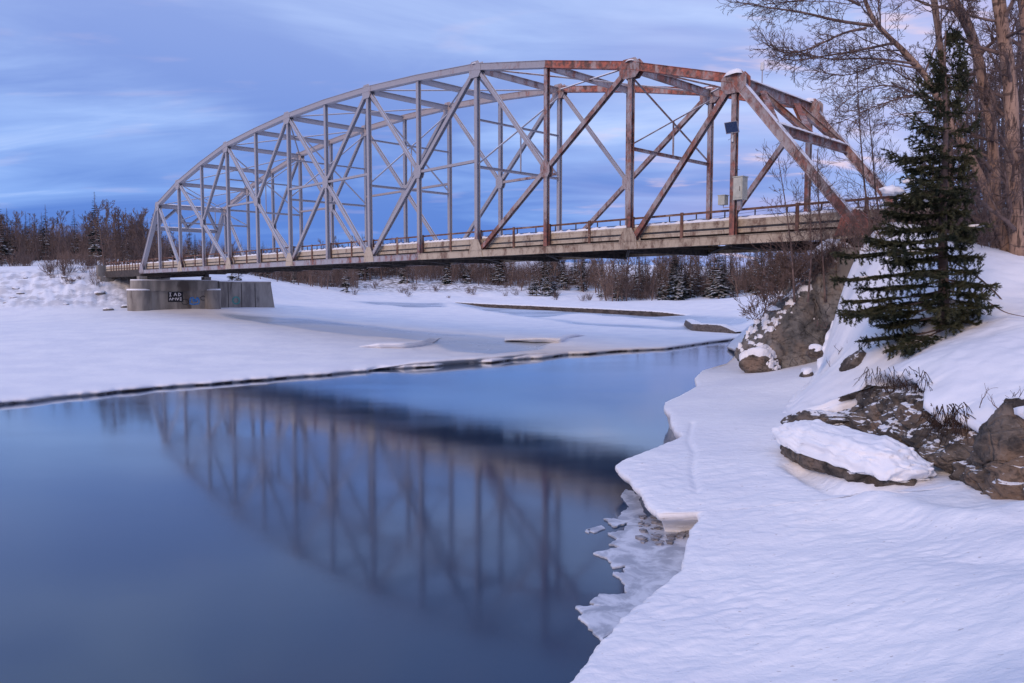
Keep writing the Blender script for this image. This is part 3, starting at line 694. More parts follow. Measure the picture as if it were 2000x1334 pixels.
for a, b in zip(range(0, 14), range(1, 15)):
    rod(nd(a, 0, -.15), nd(b, 1, -.15), .08, M_DARK, 'bottom_lateral'); rod(nd(a, 1, -.22), nd(b, 0, -.22), .08, M_DARK, 'bottom_lateral')
# near side: two cream beams with snow on them, brown posts, rust rail
def wavy_snow(i0, i1, s, off, wd, z, th):
    n = 40; V = []
    for k in range(n + 1):
        c = nd(i0 + (i1 - i0) * k / n, s) + BT * off; h_ = th * (.55 + .9 * random.random())
        for a, b in ((-wd, -.02), (-wd * .8, .7), (0, 1.), (wd * .8, .7), (wd, -.02)): V.append(c + BT * a + Vector((0, 0, z + h_ * b)))
    m = MB(); m.add(V, [(k * 5 + j, k * 5 + j + 1, k * 5 + j + 6, k * 5 + j + 5) for k in range(n) for j in range(4)])
    return bpart(m, 'snow_cap', M_SNOW, True)
for i in range(-2, 15):
    i0, i1 = (i - (.35 if i == -2 else 0), min(i + 1, 14.45)) if i < 14 else (14, 14.45)
    for s, sg in ((0, 1), (1, -1)):
        oo = .42 * sg
        for z0, z1, nm in ((.76, 1.18, 'guard_beam'), (.42, .64, 'curb_beam')):
            m = MB(); p0, p1 = nd(i0 + .003, s) + BT * oo, nd(i1 - .003, s) + BT * oo
            h3 = (z1 - z0) / 3
            m.bar(p0, p1, BT, Vector((0, 0, 1)), -.05, .05, z0, z0 + h3); m.bar(p0, p1, BT, Vector((0, 0, 1)), -.03, .03, z0 + h3, z0 + 2 * h3)
            m.bar(p0, p1, BT, Vector((0, 0, 1)), -.05, .05, z0 + 2 * h3, z1); bpart(m, nm, M_CREAM)
        wavy_snow(i0, i1, s, oo + .1 * sg, .16, 1.15, .14)
        m = MB(); p0, p1 = nd(i0, s, 1.68) + BT * (oo + .02 * sg), nd(i1, s, 1.68) + BT * (oo + .02 * sg)
        m.bar(p0, p1, BT, Vector((0, 0, 1)), -.04, .04, -.06, .06); bpart(m, 'guard_rail', M_POST)
        stp = 1 if i < 0 else .5
        for q_ in ([.0, .17, .34, .5, .67, .84] if i < 0 else [.0, .5]):
            if i + q_ > 14.5: continue
            m = MB(); c = nd(i + q_, s) + BT * (oo - .09 * sg)
            m.bar(c + Vector((0, 0, .1)), c + Vector((0, 0, 1.78)), BD, BT, -.09, .09, -.035, .035); bpart(m, 'rail_post', M_POST)
m = MB(); c = nd(14.45, 0) + BT * .42; m.bar(c, c + Vector((0, 0, 2.1)), BD, BT, -.13, .13, -.13, .13); bpart(m, 'end_rail_post', M_POST)
# far walkway handrail
for z_ in (1.95, 2.4, 2.85):
    for i in range(-2, 15):
        m = MB(); m.tube([nd(i, 1, z_) + BT * 2.1, nd(i + 1, 1, z_) + BT * 2.1], [.032, .032], 6); bpart(m, 'hand_rail', M_DARK if z_ < 2.8 else M_STEEL)
for k in range(-6, 46):
    c = nd(k / 3., 1) + BT * 2.1; m = MB(); m.bar(c + Vector((0, 0, 1.4)), c + Vector((0, 0, 2.9)), BD, BT, -.035, .035, -.035, .035); bpart(m, 'hand_rail_post', M_DARK)
# approach girder beyond the left pier
for s in (.05, .5, .95): along(-2.35, -.06, s, -.2, .2, -.55, .36, 'approach_girder', M_DARK)
# bearings
for s in (0, 1):
    for i in (0, 14):
        m = MB(); c = nd(i, s); m.bar(c + Vector((0, 0, -.62)), c + Vector((0, 0, -.24)), BD, BT, -.35, .35, -.3, .3); bpart(m, 'bearing', M_DARK)

# ------------------------------------------------------------------ gauging gear fixed to the bridge
def frame_obj(name, label, cat, origin):
    return thing(name, label, cat, None, tuple(origin))
def fp(mb, name, mat, th, smooth=False):
    L = Vector(th.location); mb.v = [tuple(Vector(p) - L) for p in mb.v]; return mb.build(name, mat, th, smooth)
UP = Vector((0, 0, 1))
c = nd(13, 0) + BD * .42 - BT * .05
th = frame_obj('gauge_cabinet', 'tall pale green metal equipment cabinet on the truss upright above the deck', 'cabinet', c + UP * 2.15)
m = MB(); m.bar(c + UP * 2.15, c + UP * 3.35, BD, BT, -.24, .30, -.3, .25); fp(m, 'cabinet_body', M_CAB, th)
m = MB(); m.bar(c + UP * 3.35, c + UP * 3.40, BD, BT, -.28, .34, -.34, .29); fp(m, 'cabinet_lid', M_CAB, th)
m = MB(); m.bar(c + UP * 2.25, c + UP * 3.25, BD, BT, -.19, .25, -.325, -.3); cdoor = fp(m, 'cabinet_door', M_CAB, th)
m = MB(); m.tube([c + BT * -.335 + BD * .16 + UP * 2.6, c + BT * -.335 + BD * .16 + UP * 2.85], [.015, .015], 6); fp(m, 'door_handle', M_DARK, th).parent = cdoor
m = MB(); m.bar(c + UP * 1.6, c + UP * 2.15, BD, BT, -.1, .1, -.1, .1); fp(m, 'support_bracket', M_STEEL, th)
m = MB(); m.tube([c + UP * 3.4 - BD * .18, c + UP * 4.0 - BD * .18], [.02, .015], 6); m.tube([c + UP * 3.8 - BD * .3, c + UP * 3.8 - BD * .06], [.012, .012], 5); fp(m, 'whip_antenna', M_WIRE, th)
c = nd(13, 0) - BD * .55 - BT * .1
th = frame_obj('junction_box', 'small grey instrument box beside the rusty truss upright above the deck', 'instrument box', c + UP * 2.0)
m = MB(); m.bar(c + UP * 1.95, c + UP * 2.45, BD, BT, -.22, .18, -.2, .2); fp(m, 'box_body', M_CAB, th)
m = MB(); m.bar(c + UP * 2.45, c + UP * 2.49, BD, BT, -.25, .21, -.23, .23); fp(m, 'box_lid', M_CAB, th)
m = MB(); m.tube([c + UP * 1.95, c + UP * 1.8, c + UP * 1.8 + BD * .5], [.03, .03, .03], 6); fp(m, 'conduit', M_STEEL, th)
c = nd(13, 0, 6.05) - BT * .32
th = frame_obj('solar_panel', 'dark blue solar panel clamped high on the rusty truss upright', 'solar panel', c)
tilt_n = (Vector((0, 0, 1)) * .8 - BT * .35).normalized(); e_up = tilt_n
m = MB(); m.bar(c - e_up * .28, c + e_up * .28, BD, BT, -.36, .36, -.02, .02); spnl = fp(m, 'panel', M_SOLAR, th)
m = MB()
for a in (-.385, .36): m.bar(c - e_up * .31, c + e_up * .31, BD, BT, a, a + .025, -.03, .03)
for b in (-.31, .28): m.bar(c + e_up * b, c + e_up * (b + .03), BD, BT, -.36, .36, -.03, .03)
fp(m, 'panel_frame', M_STEEL, th).parent = spnl
m = MB(); m.tube([c + BT * .02, c + BT * .34], [.04, .04], 6); m.tube([c - UP * .25 + BT * .05, c - UP * .55 + BT * .05, c - UP * .62 - BD * .25 + BT * .1], [.03, .03, .02], 6); fp(m, 'mount_arm', M_STEEL, th)
m = MB(); m.tube([c - UP * .4 + BT * .1 , c - UP * .75 + BT * .1], [.06, .06], 8); fp(m, 'sensor', M_WHITE, th)
pc = nd(14, 0) * .015 + nd(13, 0, hh(13)) * .985; pd = nd(14, 1) * .015 + nd(13, 1, hh(13)) * .985; c = pc * .70 + pd * .30 + UP * .2
th = frame_obj('antenna', 'white cylindrical antenna on a thin mast standing on the snowy portal strut', 'antenna', c)
m = MB(); m.tube([c, c + UP * .95], [.035, .03], 8); fp(m, 'mast', M_STEEL, th)
m = MB(); m.tube([c + UP * .90, c + UP * .95, c + UP * 1.33, c + UP * 1.38], [.06, .115, .115, .05], 12); fp(m, 'antenna_head', M_WHITE, th)

# ------------------------------------------------------------------ overhead wires behind the bridge
for k in range(5):
    a = Vector((75 + k * .3, 66, 17.5 + k * .75)); b = Vector((-75, 196, 13.5 + k * .55)); pts = []
    for j in range(41):
        q_ = j / 40; p_ = a.lerp(b, q_); p_.z -= 5.2 * 4 * q_ * (1 - q_) * .9; pts.append(tuple(p_))
    V, Fc = tube_data(pts, [.022] * 41, 4); tag(mesh_obj('power_line', V, Fc, M_WIRE), 'thin dark overhead wire sagging behind the truss bridge', 'wire', 'overhead wires behind the bridge')

# ------------------------------------------------------------------ left pier
def rot(c, x, y, z): p = c + BD * x + BT * y; return (p.x, p.y, z)
pc0 = B7 + BD * PL * (-7)
gz = 1.4
pier = thing('bridge_pier', 'stained concrete bridge pier with rounded ends and graffiti standing in the snowy river ice', 'pier', None, rot(pc0, 0, BW / 2, gz))
def stadium(c, y0, y1, r, z0, z1, n=14, chamf=.0):
    m = MB(); lp = []
    for k in range(n + 1): a = -math.pi / 2 + math.pi * k / n; lp.append((r * math.sin(a) * 1.0, y1 + r * math.cos(a)))
    for k in range(n + 1): a = math.pi / 2 + math.pi * k / n; lp.append((r * math.sin(a) * 1.0, y0 + r * math.cos(a)))
    N = len(lp); V = [rot(c, x, y, z0) for x, y in lp] + [rot(c, x, y, z1 - chamf) for x, y in lp] + [rot(c, x * (1 - chamf), y, z1) for x, y in lp]
    f = [(k, (k + 1) % N, N + (k + 1) % N, N + k) for k in range(N)] + [(N + k, N + (k + 1) % N, 2 * N + (k + 1) % N, 2 * N + k) for k in range(N)] + [tuple(range(2 * N, 3 * N)), tuple(range(N - 1, -1, -1))]
    m.add(V, f); return m
fp(stadium(pc0, .2, BW - .2, 1.15, 1.0, 4.72), 'web_wall', M_CONC, pier)
for yy in (-.35, BW + .35):
    nc_ = fp(stadium(pc0, yy - .02, yy + .02, 1.62, .9, 4.78, 18), 'nose_column', M_CONC, pier)
    m = stadium(pc0, yy - .02, yy + .02, 1.64, 4.77, 4.98, 18, .15); fp(m, 'snow_cap', M_SNOW, pier).parent = nc_
pcap = fp(stadium(pc0, -.15, BW + .15, 1.38, 4.70, 6.15, 14), 'pier_cap', M_CONC, pier)
fp(stadium(pc0, -.15, BW + .15, 1.34, 6.145, 6.27, 14, .1), 'snow_cap', M_SNOW, pier).parent = pcap
for yy in (0, BW):
    m = MB(); m.bar(rot(pc0, 0, yy, 6.1), rot(pc0, 0, yy, 6.72), BD, BT, -.55, .55, -.5, .5); fp(m, 'pedestal', M_CONC, pier)
# graffiti on the wall facing the river channel (flat paint)
def gpanel(y0, y1, z0, z1, mat, name, off=.012, x=1.15):
    m = MB(); m.bar(rot(pc0, x, y0, z0), rot(pc0, x, y1, z0), BD, UP, 0, off, 0, z1 - z0); return fp(m, name, mat, pier)
gp_ = gpanel(3.0, 5.15, 3.1, 4.55, M_BLACKP, 'graffiti_panel')
m = MB()
def stroke(y0, z0, y1, z1, wd=.10):
    a = Vector(rot(pc0, 1.163, y0, z0)); b = Vector(rot(pc0, 1.163, y1, z1)); ax = (b - a).normalized(); n_ = ax.cross(BD); m.bar(a, b, BD, n_, 0, .006, -wd / 2, wd / 2)
for (a, b, c_, d_) in ((3.35, 3.95, 3.35, 4.4), (3.2, 4.4, 3.5, 4.4), (3.2, 3.95, 3.5, 3.95), (3.85, 3.95, 4.05, 4.4), (4.05, 4.4, 4.25, 3.95), (3.93, 4.12, 4.17, 4.12), (4.5, 3.95, 4.5, 4.4), (4.5, 4.4, 4.8, 4.25), (4.8, 4.25, 4.8, 4.08), (4.8, 4.08, 4.5, 3.95),
                       (3.2, 3.35, 3.35, 3.7), (3.35, 3.7, 3.5, 3.35), (3.65, 3.35, 3.65, 3.7), (3.65, 3.68, 3.9, 3.55), (4.05, 3.35, 4.05, 3.7), (4.2, 3.7, 4.35, 3.35), (4.35, 3.35, 4.5, 3.7), (4.65, 3.35, 4.9, 3.35), (4.65, 3.52, 4.9, 3.52), (4.65, 3.7, 4.9, 3.7)):
    stroke(a, b, c_, d_)
fp(m, 'graffiti_lettering', M_WHITEP, pier).parent = gp_
m = MB()
for pts in (((6.1, 3.0), (6.15, 3.6), (6.5, 3.75), (6.7, 3.45), (6.4, 3.3)), ((6.6, 3.0), (6.8, 3.5), (7.0, 3.05)), ((7.0, 3.1), (7.1, 3.75), (7.35, 3.5), (7.4, 2.95)), ((6.0, 2.85), (6.6, 2.72), (7.4, 2.85))):
    for a, b in zip(pts[:-1], pts[1:]): stroke(a[0], a[1], b[0], b[1], .2)
fp(m, 'graffiti_tag', M_BLUEP, pier)
m = MB()
for k in range(9):
    y0 = 5.5 + .05 * k; stroke(5.4 + .55 * math.cos(k), 3.1 + .4 * math.sin(k), 5.4 + .55 * math.cos(k + 1), 3.1 + .4 * math.sin(k + 1), .06)
    stroke(8.0 + .4 * math.cos(k * 1.3), 3.6 + .35 * math.sin(k * 1.3), 8.0 + .4 * math.cos(k * 1.3 + 1.3), 3.6 + .35 * math.sin(k * 1.3 + 1.3), .07)
fp(m, 'graffiti_scrawl', M_BLACKP, pier)

# second concrete wall upstream of the pier
wc = Vector((-44.3, 116.2, 0)); wall = thing('concrete_wall', 'streaked grey concrete wall with a slanting end beside the graffitied pier', 'wall', None, (wc.x, wc.y, 1.4))
L = 8.2; m = MB()
V = [rot(wc, x, y, z) for z, e in ((1.0, .75), (6.05, 0)) for x, y in ((.7, 0), (.7, L + e), (-.7, L + e), (-.7, 0))]
m.add(V, BOXF); fp(m, 'wall_slab', M_CONC, wall)
m = MB(); m.bar(rot(wc, 0, -.06, 6.05), rot(wc, 0, L + .06, 6.05), BD, UP, -.78, .78, -.25, .0); cpg = fp(m, 'coping', M_CONC, wall)
m = MB(); m.bar(rot(wc, 0, -.04, 6.05), rot(wc, 0, L + .04, 6.05), BD, UP, -.74, .74, -.02, .14); fp(m, 'snow_cap', M_SNOW, wall).parent = cpg
for yy in (1.3, 3.4, 5.6):
    m = MB(); m.bar(rot(wc, .7, yy, 1.2), rot(wc, .7, yy, 5.8), BD, BT, 0, .03, -.05, .05); fp(m, 'form_joint', M_DARK, wall)
m = MB()
for k in range(8): 
    a = Vector(rot(wc, .705, 2.5 + .55 * math.cos(k * .8), 3.2 + .55 * math.sin(k * .8))); b = Vector(rot(wc, .705, 2.5 + .55 * math.cos(k * .8 + .8), 3.2 + .55 * math.sin(k * .8 + .8)))
    ax = (b - a).normalized(); m.bar(a, b, BD, ax.cross(BD), 0, .008, -.12, .12)
fp(m, 'graffiti_tag', M_TEALP, wall)
# abutments
ab = thing('bridge_abutment', 'snow-dusted concrete abutment carrying the rusty right end of the truss', 'abutment', None, rot(pc0 + BD * 98, 0, BW / 2, 5))
m = MB(); m.bar(rot(pc0, 97.3, -1.2, 4.5), rot(pc0, 97.3, BW + 1.6, 4.5), BD, UP, 0, 2.4, 0, 2.55); fp(m, 'bearing_seat', M_CONC, ab)
m = MB(); m.bar(rot(pc0, 99.0, -1.2, 4.5), rot(pc0, 99.0, BW + 1.6, 4.5), BD, UP, 0, 1.2, 2.55, 3.1); fp(m, 'back_wall', M_CONC, ab)
ab = thing('bridge_abutment', 'low concrete abutment under the approach girders on the brushy bank', 'abutment', None, rot(pc0 - BD * 16.6, 0, BW / 2, 5))
m = MB(); m.bar(rot(pc0, -17.6, -.6, 4), rot(pc0, -17.6, BW + .8, 4), BD, UP, 0, 1.6, 0, 2.85); fp(m, 'bearing_seat', M_CONC, ab)
m = MB(); m.bar(rot(pc0, -18.0, -.6, 4), rot(pc0, -18.0, BW + .8, 4), BD, UP, 0, .8, 2.85, 4.6); fp(m, 'back_wall', M_CONC, ab)

# ================================================================== ROCKS
def icosphere(sub):
    import bmesh
    bm = bmesh.new(); bmesh.ops.create_icosphere(bm, subdivisions=sub, radius=1.)
    V = np.array([v.co[:] for v in bm.verts]); Fc = np.array([[v.index for v in f.verts] for f in bm.faces]); bm.free(); return V, Fc
_ico = {k: icosphere(k) for k in (2, 3, 5, 6)}
def vnormals(V, Fc):
    n = np.zeros_like(V); fn = np.cross(V[Fc[:, 1]] - V[Fc[:, 0]], V[Fc[:, 2]] - V[Fc[:, 0]])
    for k in range(3): np.add.at(n, Fc[:, k], fn)
    return n / (np.linalg.norm(n, axis=1)[:, None] + 1e-12)
def rock_shape(size, rotz, seed, sub=5, planes=16, rough=.10, tilt=0., cut=(.62, .95), pl_extra=()):
    rg = np.random.RandomState(seed); V, Fc = _ico[sub]; V = V.copy()
    for k in range(planes):                      # flat fractured faces
        n = rg.randn(3); n /= np.linalg.norm(n); d = rg.uniform(*cut)
        h = V @ n - d; V = V - np.where(h > 0, h, 0)[:, None] * n * .97
    for n, d in pl_extra:
        n = np.array(n, float); n /= np.linalg.norm(n); h = V @ n - d; V = V - np.where(h > 0, h, 0)[:, None] * n * .97
    V = V * np.array(size)
    c, s = math.cos(tilt), math.sin(tilt); V = V @ np.array([[c, 0, s], [0, 1, 0], [-s, 0, c]]).T
    c, s = math.cos(rotz), math.sin(rotz); V = V @ np.array([[c, -s, 0], [s, c, 0], [0, 0, 1]]).T
    N = vnormals(V, Fc); q = V + seed * 3.1; m = float(np.mean(size))
    f = 1.6 / m
    cr = np.abs(fbm(q[:, 0] * f, q[:, 1] * f, q[:, 2] * f * 1.5, 4, .55))
    fi = fbm(q[:, 0] * f * 5, q[:, 1] * f * 5, q[:, 2] * f * 7, 3, .6)
    V = V + N * (m * rough * (1.1 * np.minimum(cr, .35) - .12 + .22 * fi))[:, None]
    return V, Fc
def rock(name, label, cat, loc, size, rotz, seed, mat=None, snow=.25, thr=(.35, .8), group=None, **kw):
    V, Fc = rock_shape(size, rotz, seed, **kw)
    th = thing(name, label, cat, group, loc)
    mesh_obj('stone', V, Fc, mat or M_ROCK, th, True)
    if snow:
        Vs = V * .985; N = vnormals(V, Fc)
        q = V + np.array(loc)
        nz = N[:, 2] + .38 * fbm(q[:, 0] * 1.1, q[:, 1] * 1.1, q[:, 2] * 1.1 + seed, 4, .6)
        k = sstep(thr[0], thr[1], nz)
        Vs = Vs + np.stack([0 * k, 0 * k, k * snow * (1 + .5 * fbm(q[:, 0] * .8, q[:, 1] * .8, q[:, 2] * 0, 3))], -1) + N * (k * .08 - .05 * (1 - k))[:, None]
        mesh_obj('snow_cap', Vs, Fc, M_SNOW, th, True)
    return th
# big outcrop beneath the right bridge end
rock('boulder', 'huge grey fractured boulder under the right bridge end, snow on its ledges', 'boulder', D(1548, 655, 38.4), (3.05, 2.2, 3.25), .0, 3, snow=.14, thr=(.6, .95), sub=6, planes=16, rough=.16, tilt=.0, cut=(.68, .95), pl_extra=(((-.74, -.05, .67), .44), ((-.9, -.4, .1), .72), ((.12, -1, .22), .58), ((.5, -.8, .3), .62)))
rock('boulder', 'dark brown rock shoulder leaning behind the huge grey fractured boulder', 'boulder', D(1618, 592, 38.2), (1.6, 2.0, 2.9), .5, 8, snow=.2, thr=(.5, .9), sub=5, planes=18, rough=.12, tilt=.2, cut=(.55, .9))
rock('boulder', 'low reddish stone at the foot of the huge grey boulder, snow on top', 'boulder', D(1490, 712, 37.0), (1.15, .8, .7), .1, 12, M_ROCKB, .25, (.3, .75), sub=5, planes=14, rough=.12)
# snow-capped long boulder on the shelf
rock('boulder', 'long low dark boulder under a thick snow cushion on the ice shelf', 'boulder', (7.85, 18.2, .98), (2.4, .75, .42), R(-78), 21, M_ROCKB, .0, (.1, .5), sub=5, planes=12, rough=.14)
lb = bpy.data.objects[-1] if False else [o for o in bpy.data.objects if o.get('label', '').startswith('long low dark boulder')][0]
V, Fc = _ico[6]; V = V.copy()
q = V * 2.2
k = 1 + .16 * fbm(q[:, 0], q[:, 1], q[:, 2], 4, .55)
V = np.sign(V) * np.abs(V)**np.array((.62, .8, .8)); V = V * k[:, None] * np.array((2.45, .86, .60)); V[:, 2] = np.where(V[:, 2] < 0, V[:, 2] * .15, V[:, 2]) + .17 + .10 * fbm(V[:, 0] * 2.5, V[:, 1] * 2.5, 0 * V[:, 0], 3) * 1.0
c_, s_ = math.cos(R(-78)), math.sin(R(-78)); V = V @ np.array([[c_, -s_, 0], [s_, c_, 0], [0, 0, 1]]).T + np.array((.12, .08, 0))
mesh_obj('snow_cap', V, Fc, M_SNOW, lb, True)
# the rock ledge: a fractured face between shelf and snow bank
def ledge(name, foot, topl, bulge, seed, mat, parent, nu=360, nv=110):
    def resample(p):
        p = np.array(p, float); s = np.r_[0, np.cumsum(np.linalg.norm(np.diff(p, axis=0), axis=1))]; q = np.linspace(0, s[-1], nu)
        return np.stack([np.interp(q, s, p[:, k]) for k in range(3)], -1)
    A, B = resample(foot), resample(topl); v = np.linspace(0, 1, nv)[:, None, None]
    V = A[None] * (1 - v) + B[None] * v
    tan = np.gradient(A, axis=0); nrm = np.stack([-tan[:, 1], tan[:, 0], 0 * tan[:, 0]], -1); nrm /= np.linalg.norm(nrm, axis=1)[:, None]
    nrm = -nrm if (nrm[:, 1].mean() > 0) else nrm
    x, y, z = V[..., 0], V[..., 1], V[..., 2]
    vv = v[..., 0] + 0 * x
    # tilted strata plus blocks
    st = z * 1.0 + .35 * x - .2 * y + .5 * fbm(x * .5, y * .5, z * .4 + seed, 3)
    strata = np.abs(((st * 1.15) % 1) - .5) * 2
    blk = np.abs(fbm(x * .8 + seed, y * .8, z * 1.1, 4, .55))
    fine = fbm(x * 4, y * 4, z * 6 + seed, 4, .6)
    d = bulge * np.sin(np.pi * np.clip(vv * .9 + .12, 0, 1)) + .28 * (strata - .5) * .7 + .75 * (np.minimum(blk, .45) - .2) + .085 * fine + .35 * fbm(x * .35, y * .35, z * .7 + 9 + seed, 2)
    tk = sstep(.78, 1., vv); d = d * (1 - .75 * tk) - .30 * tk
    V = V + nrm[None] * d[..., None]; V[..., 2] += .08 * fine - .12 * tk
    back = V[-1] - nrm * 1.2 + np.array([0, 0, -.45]); V = np.concatenate([V, back[None]], 0)
    return mesh_obj(name, V.reshape(-1, 3), grid_faces(nv + 1, nu), mat, parent, True)
ol = thing('rock_ledge', 'overhanging brown rock ledge below the snow bank and the spruce', 'rock ledge', None, (9, 18, 1))
def loc_(pts, o): return [tuple(np.array(p) - np.array(o.location)) for p in pts]
foot = [(11.8, 6, 1.4), (11.0, 10, 1.3)] + [P(u, v, z) for u, v, z in ((2010, 1000, 1.15), (1960, 985, 1.1), (1915, 972, 1.05), (1880, 945, 1.0), (1835, 925, .98), (1790, 905, .95), (1745, 888, .95), (1700, 862, .95))] + [D(1668, 842, 22.2), D(1640, 846, 22.0), D(1600, 862, 21.8), D(1562, 868, 22.6), D(1538, 845, 24.2), D(1560, 830, 26.0)]
topl = [(12.2, 6, 3.65), (10.9, 10, 3.25)] + [D(u, v, Yd) for u, v, Yd in ((2000, 795, 14.35), (1960, 806, 15.1), (1930, 832, 15.6), (1890, 818, 16.3), (1850, 810, 17.1), (1820, 795, 17.7), (1805, 745, 19.2), (1760, 742, 20.8), (1715, 752, 22.2), (1690, 776, 22.9), (1660, 790, 23.3), (1620, 795, 23.8), (1575, 805, 24.2), (1545, 810, 24.8), (1545, 800, 26.4))]
Vl = ledge('rock_face', loc_(foot, ol), loc_(topl, ol), .28, 2.3, M_ROCKB, ol)
for k, (u, v, Yd, sz, rz, sd_) in enumerate(((1600, 828, 23.0, (1.25, .75, .42), -.25, 31), (1725, 790, 22.4, (.95, .8, .62), .3, 33), (1800, 850, 19.0, (1.0, .7, .6), -.4, 35), (1672, 712, 25.6, (.6, .5, .5), .4, 37), (1990, 850, 14.6, (.8, .7, .75), -.3, 39), (1960, 950, 15.2, (.9, .6, .5), -.6, 41))):
    V, Fc = rock_shape(sz, rz, sd_, 5, 16, .14); V = V + np.array(D(u, v, Yd)) - np.array(ol.location); mesh_obj('rock_block', V, Fc, M_ROCKB, ol, True)
# snow pillow on the left nose of the ledge, and rubble snow-dusted stones at its foot
rnd = random.Random(77)
lab = ['fist-shaped dark stone half buried in snow below the rock ledge', 'flat brown stone poking from the snow slope beside the huge boulder', 'small rounded brown stone perched on the snow between boulder and ledge']
for k, (u, v, z, s_) in enumerate(((1760, 930, .98, .22), (1575, 733, 1.45, .3), (1592, 690, 2.3, .28))):
    p = P(u, v, z) if k != 2 else D(u, v, 28.6)
    rock('stone', lab[k], 'stone', p, (s_ * 1.2, s_, s_ * .8), k, 50 + k, M_ROCKB, .06, (.5, .9), sub=3, planes=10)
# far bank riprap
M_RIP = rock_mat('riprap_rock', (.10, .098, .094), (.23, .22, .205), (.24, .19, .15), .62, 1.0)
rl = []
for k in range(16):
    u, v = rnd.uniform(5, 250), rnd.uniform(565, 602); Yd = 107 + (602 - v) * .35; s_ = rnd.uniform(.3, .75)
    p = D(u, v, Yd); z = ground_z(p[0], p[1])
    V, Fc = rock_shape((s_ * 1.3, s_, s_ * .7), rnd.uniform(0, 3), 60 + k % 5, 2, 8, .1)
    th = mesh_obj('riprap_stone', V, Fc, M_RIP, None, True); th.location = (p[0], p[1], z + .05)
    tag(th, 'snow-dusted dark stone on the riprap bank beside the graffitied pier', 'stone', 'riprap stones by the pier')

# ------------------------------------------------------------------ broken slabs of river ice on the left sheet
def ice_block(label, front, hgt, depth, seed, name='ice_slab'):
    pts = [P(u, v, z) for u, v, z in front]
    p = np.array(pts); s = np.r_[0, np.cumsum(np.hypot(*np.diff(p[:, :2], axis=0).T))]; n = 70
    q = np.linspace(0, s[-1], n); x, y, z = (np.interp(q, s, p[:, k]) for k in range(3))
    x += .0 * q; yj = .35 * fbm(q * .35, 0 * q + seed, 0 * q, 4, .6); y = y + yj
    tp = np.minimum(1, np.minimum(q, s[-1] - q) / (s[-1] * .2))
    V = []
    for a, b in ((.55, -.3), (.35, .1), (.0, .62), (-.04, .85), (.12, 1.0), (.6, 1.08), (1.8, .95), (depth * .6, .5), (depth, -.15)):
        V.append(np.stack([x, y + a, z + b * hgt * tp + .0 * q], -1))
    c0 = np.array([x.mean(), y.mean(), z.mean()])
    o = mesh_obj(name, np.array(V).reshape(-1, 3) - c0, grid_faces(9, n), M_SNOW, None, True); o.location = c0
    return tag(o, label, 'ice slab')
ice_block('raised snow-covered ice slab with a dark undercut lip over the open water', [(712, 724, .04), (735, 722, .04), (790, 719, .04), (850, 715, .04), (930, 709, .04), (1010, 702, .04), (1110, 692, .04)], .36, 5, 1)
ice_block('curved ice slab with a dark cracked edge beside the bare blue ice', [(690, 679, .42), (740, 681, .42), (790, 680, .42), (825, 676, .42), (848, 668, .42)], .40, 7, 2)
ice_block('thin ice slab with a zigzag cracked edge out on the snowy sheet', [(985, 665, .42), (1040, 667, .4), (1095, 668, .4), (1112, 661, .4), (1150, 656, .4)], .30, 7, 3)
lg = [P(u, v, .3) for u, v in ((1338, 634), (1352, 645), (1390, 647), (1438, 650))]
o = ribbon('driftwood_log', [lg[3], lg[2], lg[1], lg[0]][::-1], .75, .5, M_LICHEN, .12, 40); tag(o, 'dark snow-topped drift log frozen into the channel below the bridge', 'log')

# ================================================================== VEGETATION
def vadd(a, b, k=1.): return (a[0] + b[0] * k, a[1] + b[1] * k, a[2] + b[2] * k)
def vnorm(a):
    L = math.sqrt(a[0]**2 + a[1]**2 + a[2]**2) or 1; return (a[0] / L, a[1] / L, a[2] / L)
class Twigs:                        # collects tapered tubes
    def __init__(s): s.V = []; s.F = []
    def tube(s, pts, rad, n):
        V, Fc = tube_data(pts, rad, n, False, len(s.V)); s.V += V; s.F += Fc
    def build(s, name, mat, parent=None):
        return mesh_obj(name, s.V, np.array(s.F), mat, parent, True)
def grow(rnd, tw, p, d, L, r, lev, sides=3, up=.15, wander=.28, kids=(5, 4, 4, 3), ang=(.5, 1.0), rmin=.006, sc=(.38, .62), bias=(0, 0, 0), segs=5):
    pts = [p]; rad = [r]; cur = p; dd = d; st = L / segs; r1 = max(rmin, r * .35)
    for k in range(segs):
        dd = vnorm((dd[0] + rnd.gauss(0, wander) * .5 + bias[0], dd[1] + rnd.gauss(0, wander) * .5 + bias[1], dd[2] + rnd.gauss(0, wander) * .5 + up * .5 + bias[2]))
        cur = vadd(cur, dd, st); pts.append(cur); rad.append(r + (r1 - r) * (k + 1) / segs)
    tw.tube(pts, rad, sides if r > .02 else 3)
    if lev <= 0: return
    n = kids[min(lev, len(kids)) - 1]
    for k in range(n):
        q = .25 + .75 * (k + rnd.random()) / n; i = min(int(q * segs), segs - 1); f = q * segs - i
        b = tuple(pts[i][j] + (pts[i + 1][j] - pts[i][j]) * f for j in range(3)); tdir = vnorm(tuple(pts[i + 1][j] - pts[i][j] for j in range(3)))
        rv = vnorm((rnd.gauss(0, 1), rnd.gauss(0, 1), rnd.gauss(0, 1))); dt = sum(rv[j] * tdir[j] for j in range(3)); rv = vnorm(tuple(rv[j] - dt * tdir[j] for j in range(3)))
        a = rnd.uniform(*ang); nd_ = vnorm(tuple(tdir[j] * math.cos(a) + rv[j] * math.sin(a) for j in range(3)))
        rb_ = max(rmin, (rad[i] + (rad[i + 1] - rad[i]) * f) * rnd.uniform(.45, .65))
        grow(rnd, tw, b, nd_, L * rnd.uniform(*sc) * (1.15 - .45 * q), rb_, lev - 1, max(3, sides - 1), up, wander, kids, ang, rmin, sc, (bias[0] * .5, bias[1] * .5, bias[2] * .5), max(3, segs - 1))
